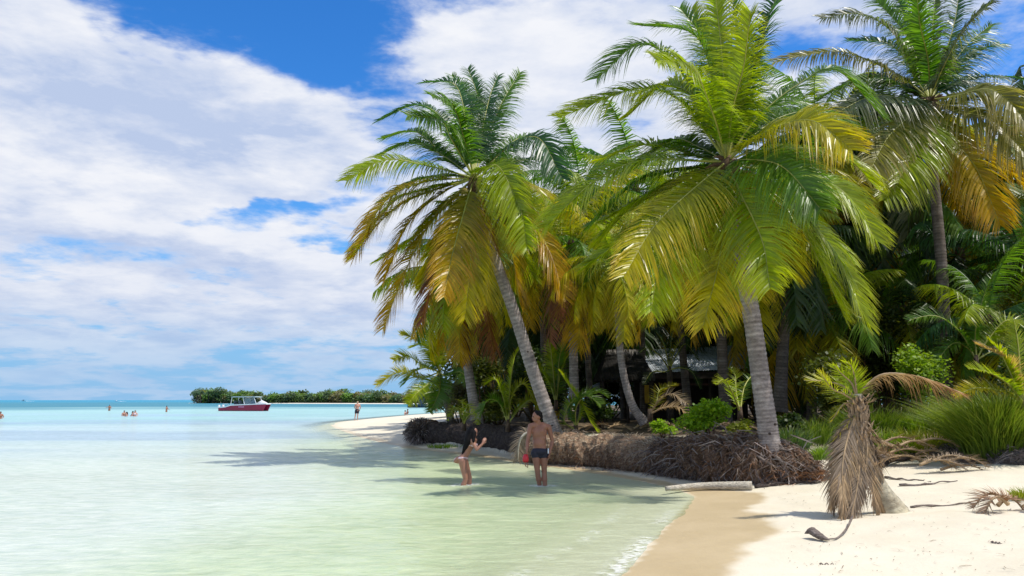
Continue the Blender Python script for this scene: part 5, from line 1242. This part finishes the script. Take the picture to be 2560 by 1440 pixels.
# ------------------------------------------------------------------ people
def mat_skin(name, col):
    m, nt, b = new_mat(name); n = noise_node(nt, 6., 4)
    L_(nt, ramp(nt, n, [(.3, tuple(c*.88 for c in col)), (.7, tuple(min(1, c*1.1) for c in col))]), b.inputs['Base Color'])
    b.inputs['Roughness'].default_value = .5; b.inputs['Subsurface Weight'].default_value = .08; b.inputs['Subsurface Radius'].default_value = (.02, .008, .004); return m
M_skin_t = mat_skin('tanned_skin', (.31, .13, .075)); M_skin_l = mat_skin('light_tanned_skin', (.38, .175, .11)); M_skin_p = mat_skin('sunburnt_skin', (.50, .27, .20))
M_hair = mat_plain('black_hair', (.010, .008, .008), .75, .3, 20); M_hair.node_tree.nodes['Principled BSDF'].inputs['Specular IOR Level'].default_value = .15; M_hair_g = mat_plain('grey_blond_hair', (.36, .28, .17), .6, .2, 20)
M_navy = mat_plain('dark_swim_trunks', (.018, .016, .030), .7, .2, 12); M_bik = mat_plain('pale_pink_bikini', (.70, .50, .52), .7, .08, 8)
M_whitecloth = mat_plain('white_trim', (.75, .75, .76), .6, .04, 8); M_red = mat_plain('red_plastic', (.60, .02, .03), .4, .1, 6)
M_eye = mat_plain('eye', (.02, .015, .015), .3, .1, 10); M_lip = mat_plain('lip', (.30, .09, .08), .5, .1, 10)
def capsule(mb, a, b, ra, rb, n=12, k=5):
    """closed tapered limb with round ends"""
    a = Vector(a); b = Vector(b); T = (b-a).normalized(); pts = []; rad = []
    for i in range(k): q = math.pi/2*(i/k); pts.append(a-T*ra*math.cos(q)); rad.append(max(.001, ra*math.sin(q)))
    pts.append(a); rad.append(ra); pts.append(b); rad.append(rb)
    for i in range(1, k+1): q = math.pi/2*(i/k); pts.append(b+T*rb*math.sin(q)); rad.append(max(.001, rb*math.cos(q)))
    mb.tube(pts, rad, n)
def remesh(mb, name, mat, parent, voxel=.009, smooth=4):
    me = mb.mesh(name, mat); o = bpy.data.objects.new(name, me); COL.objects.link(o)
    r = o.modifiers.new('r', 'REMESH'); r.mode = 'VOXEL'; r.voxel_size = voxel; r.use_smooth_shade = True
    s_ = o.modifiers.new('s', 'SMOOTH'); s_.iterations = smooth; s_.factor = .5
    dg_ = bpy.context.evaluated_depsgraph_get(); new = bpy.data.meshes.new_from_object(o.evaluated_get(dg_)); new.name = name
    o.modifiers.clear(); o.data = new
    if not new.materials: new.materials.append(mat)
    o.parent = parent; return o
def body(J, sex='m', S=1.):
    """J: joint name -> local position (metres, x right, y depth away, z up). Returns an MB with all masses to be fused"""
    mb = MB(); V_ = {k: Vector(v) for k, v in J.items()}; f = sex == 'f'
    pel, waist, chest, neck, head = V_['pelvis'], V_['waist'], V_['chest'], V_['neck'], V_['head']
    fw = V_.get('fwd', Vector((0, -1, 0))).normalized(); ax = (chest-pel).normalized(); rt = fw.cross(ax).normalized()
    def ell(c, r3, n=16, m=10):   # ellipsoid oriented by (rt, fw, ax)
        t = MB(); t.ball((0, 0, 0), 1, n, m); Mx = Matrix((rt, fw, ax)).transposed()
        mb.add([Vector(c)+Mx @ Vector((p[0]*r3[0], p[1]*r3[1], p[2]*r3[2])) for p in t.v], t.f)
    ell(pel, (.165 if f else .160, .115, .13)); ell(waist, (.118 if f else .148, .092 if f else .115, .14)); ell(chest, (.150 if f else .178, .108 if f else .125, .17)); ell(chest+ax*.09, (.15 if f else .185, .09, .08))
    ell((pel+waist)/2, (.14 if f else .152, .10, .12)); ell((waist+chest)/2, (.13 if f else .162, .10, .12))
    if f:
        for s_ in (-1, 1): ell(pel+rt*.075*s_-fw*.06-ax*.03, (.088, .085, .095)); ell(chest+rt*.07*s_+fw*.085-ax*.01, (.058, .055, .058))
    else:
        for s_ in (-1, 1): ell(pel+rt*.07*s_-fw*.045-ax*.02, (.08, .08, .09)); ell(chest+rt*.08*s_+fw*.055+ax*.03, (.085, .06, .07))
    capsule(mb, chest+ax*.12, neck, .065 if not f else .052, .055 if not f else .045); capsule(mb, neck, head-Vector((0, 0, .06)), .056 if not f else .045, .05)
    hd = V_.get('look', fw).normalized(); hr = hd.cross(Vector((0, 0, 1))).normalized(); hu = hr.cross(hd)
    def hell(c, r3):
        t = MB(); t.ball((0, 0, 0), 1, 16, 10); Mx = Matrix((hr, hd, hu)).transposed(); mb.add([Vector(c)+Mx @ Vector((p[0]*r3[0], p[1]*r3[1], p[2]*r3[2])) for p in t.v], t.f)
    hell(head+hu*.02, (.075, .095, .10)); hell(head+hd*.025-hu*.055, (.058, .068, .06)); hell(head+hd*.098-hu*.012, (.013, .022, .026)); hell(head+hd*.088-hu*.055, (.026, .014, .012))
    for s_ in (-1, 1): hell(head+hr*.075*s_-hd*.005-hu*.005, (.010, .022, .03))
    for s_ in ('l', 'r'):
        sh, elb, wr = V_['sh_'+s_], V_['el_'+s_], V_['wr_'+s_]; k = .85 if f else 1.
        capsule(mb, sh, sh.lerp(elb, .5), .058*k, .050*k); capsule(mb, sh.lerp(elb, .35), elb, .050*k, .038*k); capsule(mb, elb, elb.lerp(wr, .35), .040*k, .042*k); capsule(mb, elb.lerp(wr, .3), wr, .042*k, .026*k)
        capsule(mb, chest+ax*.10+(sh-chest)*.4, sh, .07*k, .058*k)
        # hand
        hdv = (V_.get('hd_'+s_, (wr-elb))).normalized(); pn = V_.get('pn_'+s_, Vector((0, -1, 0))); sd2 = hdv.cross(pn).normalized(); pn = sd2.cross(hdv)
        palm = wr+hdv*.05
        for q in (-.5, 0, .5): capsule(mb, wr+sd2*.02*q, palm+sd2*.045*q+hdv*.03, .018, .014, 8, 3)
        for i, (o_, ln_) in enumerate(((-.033, .072), (-.011, .082), (.011, .078), (.032, .060))):
            p = palm+sd2*o_+hdv*.032; m1 = p+hdv*ln_*.5+pn*.012; m2 = m1+hdv*ln_*.38+pn*.032
            capsule(mb, p, m1, .0095, .009, 7, 3); capsule(mb, m1, m2, .009, .0075, 7, 3)
        th0 = wr+hdv*.025-sd2*.025; th1 = th0+hdv*.035-sd2*.03+pn*.015; th2 = th1+hdv*.03+pn*.015; capsule(mb, th0, th1, .014, .011, 7, 3); capsule(mb, th1, th2, .011, .009, 7, 3)
        hp_, kn, an = V_['hp_'+s_], V_['kn_'+s_], V_['an_'+s_]
        k = .98
        capsule(mb, hp_, hp_.lerp(kn, .5), .095*k if not f else .098, .075*k); capsule(mb, hp_.lerp(kn, .4), kn, .078*k, .054*k); capsule(mb, kn, kn.lerp(an, .35), .052, .057); capsule(mb, kn.lerp(an, .3)-fw*.012, an, .056, .036)
        tdir = V_.get('ft_'+s_, fw).normalized(); heel = an+Vector((0, 0, -.055))-tdir*.03; ball_ = heel+tdir*.17; capsule(mb, an, heel, .036, .034); capsule(mb, heel, ball_, .034, .032); capsule(mb, ball_, ball_+tdir*.05, .03, .022)
    return mb, dict(fw=fw, ax=ax, rt=rt, hd=hd, hr=hr, hu=hu, V=V_)
def face(info, root, hair_mat, voxelhair=True):
    V_ = info['V']; h = V_['head']; hd, hr, hu = info['hd'], info['hr'], info['hu']
    for s_ in (-1, 1):
        mb = MB(); mb.ball(h+hd*.088+hr*.030*s_+hu*.012, .011, 8, 6); local(mb, 'eye', M_eye, root)
    mb = MB(); mb.ball(h+hd*.100-hu*.055, .02, 8, 5, None, (1, .6, .35)); local(mb, 'mouth', M_lip, root)
def shell_band(root, info, name, mat, parts, voxel=.01):
    mb = MB()
    for c, r3 in parts:
        t = MB(); t.ball((0, 0, 0), 1, 18, 12); Mx = Matrix((info['rt'], info['fw'], info['ax'])).transposed(); mb.add([Vector(c)+Mx @ Vector((p[0]*r3[0], p[1]*r3[1], p[2]*r3[2])) for p in t.v], t.f)
    return remesh(mb, name, mat, root, voxel, 2)

# man: bare back to three-quarter right, looking left, arms hanging, red cup in the left-side hand
YM = gz(1352, 1214).y; mpos = gz(1350, 1214); mdep = -hz(mpos.x, mpos.y)
zm = -mdep; print('man depth', zm); man_o = Vector((mpos.x, mpos.y, zm))
man = empty('person', man_o, 'dark-haired bare-chested man in dark swim trunks standing ankle-deep and holding something red', 'person'); man.scale = (1.06, 1.06, 1.06)
J = dict(pelvis=(0, 0, .93), waist=(-.01, .0, 1.08), chest=(-.01, .015, 1.30), neck=(-.02, .0, 1.49), head=(-.055, -.03, 1.625),
         sh_l=(-.19, .0, 1.43), el_l=(-.25, -.04, 1.14), wr_l=(-.27, -.16, .93), sh_r=(.19, .03, 1.41), el_r=(.265, .05, 1.12), wr_r=(.20, -.02, .88),
         hp_l=(-.085, 0, .88), kn_l=(-.05, -.03, .48), an_l=(.01, .06, .09), hp_r=(.085, 0, .88), kn_r=(.09, .0, .48), an_r=(.10, -.04, .09),
         fwd=(-.55, -.85, 0), look=(-.95, -.25, -.10), hd_l=(-.1, -.2, -1), hd_r=(-.1, -.2, -1), pn_l=(.6, -.6, 0), pn_r=(-1, 0, 0))
mb, inf = body(J, 'm'); remesh(mb, 'body', M_skin_t, man, .0085, 5); face(inf, man, M_hair)
h = inf['V']['head']; mbh = MB(); hb_ = [(h+Vector((.018, .008, .052)), (.088, .098, .085)), (h+Vector((.045, .02, .0)), (.06, .08, .075))]
for c, r3 in hb_:
    t = MB(); t.ball((0, 0, 0), 1, 14, 10); mbh.add([Vector(c)+Vector((p[0]*r3[1], p[1]*r3[0], p[2]*r3[2])) for p in t.v], t.f)
remesh(mbh, 'hair', M_hair, man, .008, 2)
# trunks
mb = MB(); pv = Vector(J['pelvis']); t = MB(); t.ball((0, 0, 0), 1, 18, 12)
Mx = Matrix((inf['rt'], inf['fw'], inf['ax'])).transposed(); mb.add([pv+Vector((0, 0, -.01))+Mx @ Vector((p[0]*.176, p[1]*.135, p[2]*.105)) for p in t.v], t.f)
for s_ in ('l', 'r'):
    a = Vector(J['hp_'+s_]); b = a.lerp(Vector(J['kn_'+s_]), .10); capsule(mb, a, b, .106, .100, 14, 4)
capsule(mb, pv+Vector((-.05, 0, -.085)), pv+Vector((.05, 0, -.085)), .085, .085, 14, 4)
for s_ in (-1, 1): mb.add([pv+inf['rt']*.075*s_-inf['fw']*.055-Vector((0, 0, .03))+Mx @ Vector((p[0]*.095, p[1]*.10, p[2]*.10)) for p in t.v], t.f)
remesh(mb, 'swim_trunks', M_navy, man, .01, 3)
mb = MB(); mb.box((.172, -.07, .93), (.012, .035, .05)); local(mb, 'white_side_panel', M_whitecloth, man)
# what he holds: red bag / cup
hp0 = man_o+Vector(J['wr_l'])*1.06+Vector((-.03, -.05, -.16))
cup = empty('swim_mask', hp0, 'red object with pale strap dangling from the left hand of the man in trunks', 'mask'); cup.name = 'red_bag'; cup['label'] = 'small red bag with pale dangling strap held low by the man in trunks'; cup['category'] = 'bag'
mb = MB(); mb.tube([(0, 0, .10), (0, 0, .05), (0, 0, -.03), (0, 0, -.07)], [.035, .065, .07, .05], 12); local(mb, 'bag_body', M_red, cup, True)
mb = MB(); mb.tube([(.02, 0, -.06), (.05, 0, -.12), (.04, 0, -.19), (.0, 0, -.15), (-.02, 0, -.06)], .012, 6); local(mb, 'strap', M_skin_l, cup, True)

# woman bending forward to the right, long black hair, pale bikini
wpos = gz(1162, 1212); wo = Vector((wpos.x, wpos.y, hz(wpos.x, wpos.y))); print('wom depth', wo.z, mdep)
wom = empty('person', wo, 'woman with long black hair and pale bikini bending forward in calf-deep water', 'person')
J = dict(pelvis=(-.06, 0, .87), waist=(.03, .0, 1.00), chest=(.12, .0, 1.17), neck=(.155, -.02, 1.335), head=(.175, -.05, 1.44),
         sh_l=(.15, -.14, 1.28), el_l=(.27, -.22, 1.08), wr_l=(.39, -.16, 1.20), sh_r=(.12, .14, 1.28), el_r=(.27, .13, 1.08), wr_r=(.40, .03, 1.19),
         hp_l=(-.05, -.08, .82), kn_l=(.02, -.10, .44), an_l=(-.09, -.10, .08), hp_r=(-.03, .08, .82), kn_r=(.10, .09, .45), an_r=(.07, .12, .08),
         fwd=(1, -.25, 0), look=(.85, -.35, -.45), hd_l=(.4, .2, .8), hd_r=(.4, -.2, .8), pn_l=(0, 1, 0), pn_r=(0, -1, 0))
mb, inf = body(J, 'f'); remesh(mb, 'body', M_skin_l, wom, .0085, 5); face(inf, wom, M_hair)
h = inf['V']['head']; mbh = MB()
def el3(mb, c, r3, n=14, m=10):
    t = MB(); t.ball((0, 0, 0), 1, n, m); mb.add([Vector(c)+Vector((p[0]*r3[0], p[1]*r3[1], p[2]*r3[2])) for p in t.v], t.f)
el3(mbh, h+Vector((-.015, .01, .035)), (.108, .10, .108)); capsule(mbh, h+Vector((-.05, -.02, .0)), h+Vector((-.10, -.06, -.16)), .105, .095, 12, 4); capsule(mbh, h+Vector((-.10, -.06, -.16)), h+Vector((-.17, -.07, -.33)), .095, .05, 12, 4); capsule(mbh, h+Vector((-.17, -.06, -.30)), h+Vector((-.25, -.05, -.54)), .05, .012, 10, 4)
capsule(mbh, h+Vector((.03, -.09, .0)), h+Vector((.02, -.15, -.18)), .05, .035, 10, 4)
hr_ = remesh(mbh, 'hair', M_hair, wom, .010, 3)
pv = inf['V']['pelvis']; Mx = Matrix((inf['rt'], inf['fw'], inf['ax'])).transposed(); t = MB(); t.ball((0, 0, 0), 1, 18, 12)
mb = MB(); mb.add([pv+Mx @ Vector((p[0]*.172, p[1]*.122, p[2]*.075)) for p in t.v], t.f)
for s_ in (-1, 1): mb.add([pv+inf['rt']*.07*s_-inf['fw']*.066-inf['ax']*.025+Mx @ Vector((p[0]*.086, p[1]*.088, p[2]*.07)) for p in t.v], t.f)
remesh(mb, 'bikini_bottom', M_bik, wom, .008, 3)
ch = inf['V']['chest']; mb = MB()
for s_ in (-1, 1): mb.add([ch+inf['rt']*.07*s_+inf['fw']*.090-inf['ax']*.01+Mx @ Vector((p[0]*.062, p[1]*.056, p[2]*.055)) for p in t.v], t.f)
mb.add([ch-inf['ax']*.03+Mx @ Vector((p[0]*.160, p[1]*.115, p[2]*.02)) for p in t.v], t.f)
remesh(mb, 'bikini_top', M_bik, wom, .008, 2)

# the far standing man on the spit
g = gz(892, 1051.5); g.z = max(hz(g.x, g.y), -.05)
fm = empty('person', g, 'sunburnt man in dark shorts standing alone at the tip of the sand spit', 'person', rz=R(8))
J = dict(pelvis=(0, 0, .93), waist=(.01, .0, 1.08), chest=(.02, 0, 1.30), neck=(.03, .0, 1.49), head=(.03, .01, 1.62), sh_l=(-.17, 0, 1.42), el_l=(-.24, .06, 1.16), wr_l=(-.10, .16, 1.0), sh_r=(.21, 0, 1.42), el_r=(.30, .04, 1.15), wr_r=(.22, .14, .96),
         hp_l=(-.09, 0, .88), kn_l=(-.14, 0, .48), an_l=(-.19, .03, .09), hp_r=(.09, 0, .88), kn_r=(.07, -.02, .48), an_r=(.05, 0, .09), fwd=(.1, 1, 0), look=(.3, .9, 0), hd_l=(.3, 0, -1), hd_r=(-.3, 0, -1))
mb, inf = body(J, 'm'); remesh(mb, 'body', M_skin_p, fm, .014, 4)
mb = MB(); el3(mb, inf['V']['head']+Vector((-.005, -.01, .045)), (.085, .10, .075)); remesh(mb, 'hair', M_hair_g, fm, .012, 2)
mb = MB(); el3(mb, (0, 0, .95), (.185, .15, .12))
for s_ in ('l', 'r'): capsule(mb, Vector(J['hp_'+s_]), Vector(J['hp_'+s_]).lerp(Vector(J['kn_'+s_]), .45), .115, .10)
remesh(mb, 'shorts', M_navy, fm, .014, 2)
# bathers standing in deeper water; shared body, each his own depth and turn
def bather(label, px, py, vis, rz, skin, hairm, arms=0, grp='bathers far out in the lagoon', swim=None, long_hair=False):
    g = gz(px, py); g.z = vis-1.72
    root = empty('person', g, label, 'person', grp, rz)
    a = .25 if arms else 0.
    J = dict(pelvis=(0, 0, .93), waist=(0, 0, 1.08), chest=(0, 0, 1.30), neck=(0, 0, 1.48), head=(0, 0, 1.61), sh_l=(-.19, 0, 1.42), el_l=(-.30-a*.4, -.10, 1.20+a*.3), wr_l=(-.26-a, -.30, 1.12+a), sh_r=(.19, 0, 1.42), el_r=(.30, -.10, 1.20), wr_r=(.24, -.30, 1.12),
             hp_l=(-.09, 0, .88), kn_l=(-.10, 0, .48), an_l=(-.11, .03, .09), hp_r=(.09, 0, .88), kn_r=(.10, 0, .48), an_r=(.11, 0, .09), fwd=(0, -1, 0))
    mb, inf = body(J, 'm'); remesh(mb, 'body', skin, root, .018, 3)
    mb = MB(); el3(mb, (0, .012, 1.655), (.088, .10, .085)); 
    if long_hair: capsule(mb, (0, .06, 1.62), (0, .11, 1.36), .085, .07)
    remesh(mb, 'hair', hairm, root, .014, 2)
    if swim is not None: mb = MB(); el3(mb, (0, 0, 1.31), (.19, .14, .15)); remesh(mb, 'swim_top', swim, root, .016, 2)
    return root
bather('dark-haired bather standing far out, left of the two close pairs of bathers', 273, 1027, 1.0, .4, M_skin_t, M_hair, 1)
bather('bather on the left of the left-hand pair, head bent', 310, 1040, .62, .8, M_skin_l, M_hair)
bather('dark-haired bather on the right of the left-hand pair', 316, 1041, .50, -.8, M_skin_p, M_hair, long_hair=True)
bather('bather with pinkish top, right of the left-hand pair', 337, 1041, .66, .3, M_skin_p, M_hair, swim=M_bik, long_hair=True)
bather('bather in dark swimwear close left of the one with the pinkish top', 331, 1040, .55, -.9, M_skin_t, M_hair, swim=M_navy)
bather('lone slim bather far out between the pairs and the maroon boat', 416, 1030, .95, 1.4, M_skin_t, M_hair, 0)
bather('bather cut by the left image edge', 0, 1047, .7, .5, M_skin_t, M_hair)
bather('bather crouching near the far side of the sand spit', 1013, 1037, .55, 1.2, M_skin_p, M_hair, swim=M_navy)
bather('dark-haired bather right beside the crouching one at the sand spit', 1019, 1035, .65, -1.2, M_skin_t, M_hair, swim=M_navy)
bather('bather in the water behind the short bushy palm, only dark head and shoulders showing', 1073, 1026, .5, .2, M_skin_t, M_hair)
bather('second bather behind the short bushy palm, nearer to its trunk', 1090, 1029, .6, 2., M_skin_p, M_hair, swim=M_navy)
print('objects', len(bpy.data.objects))
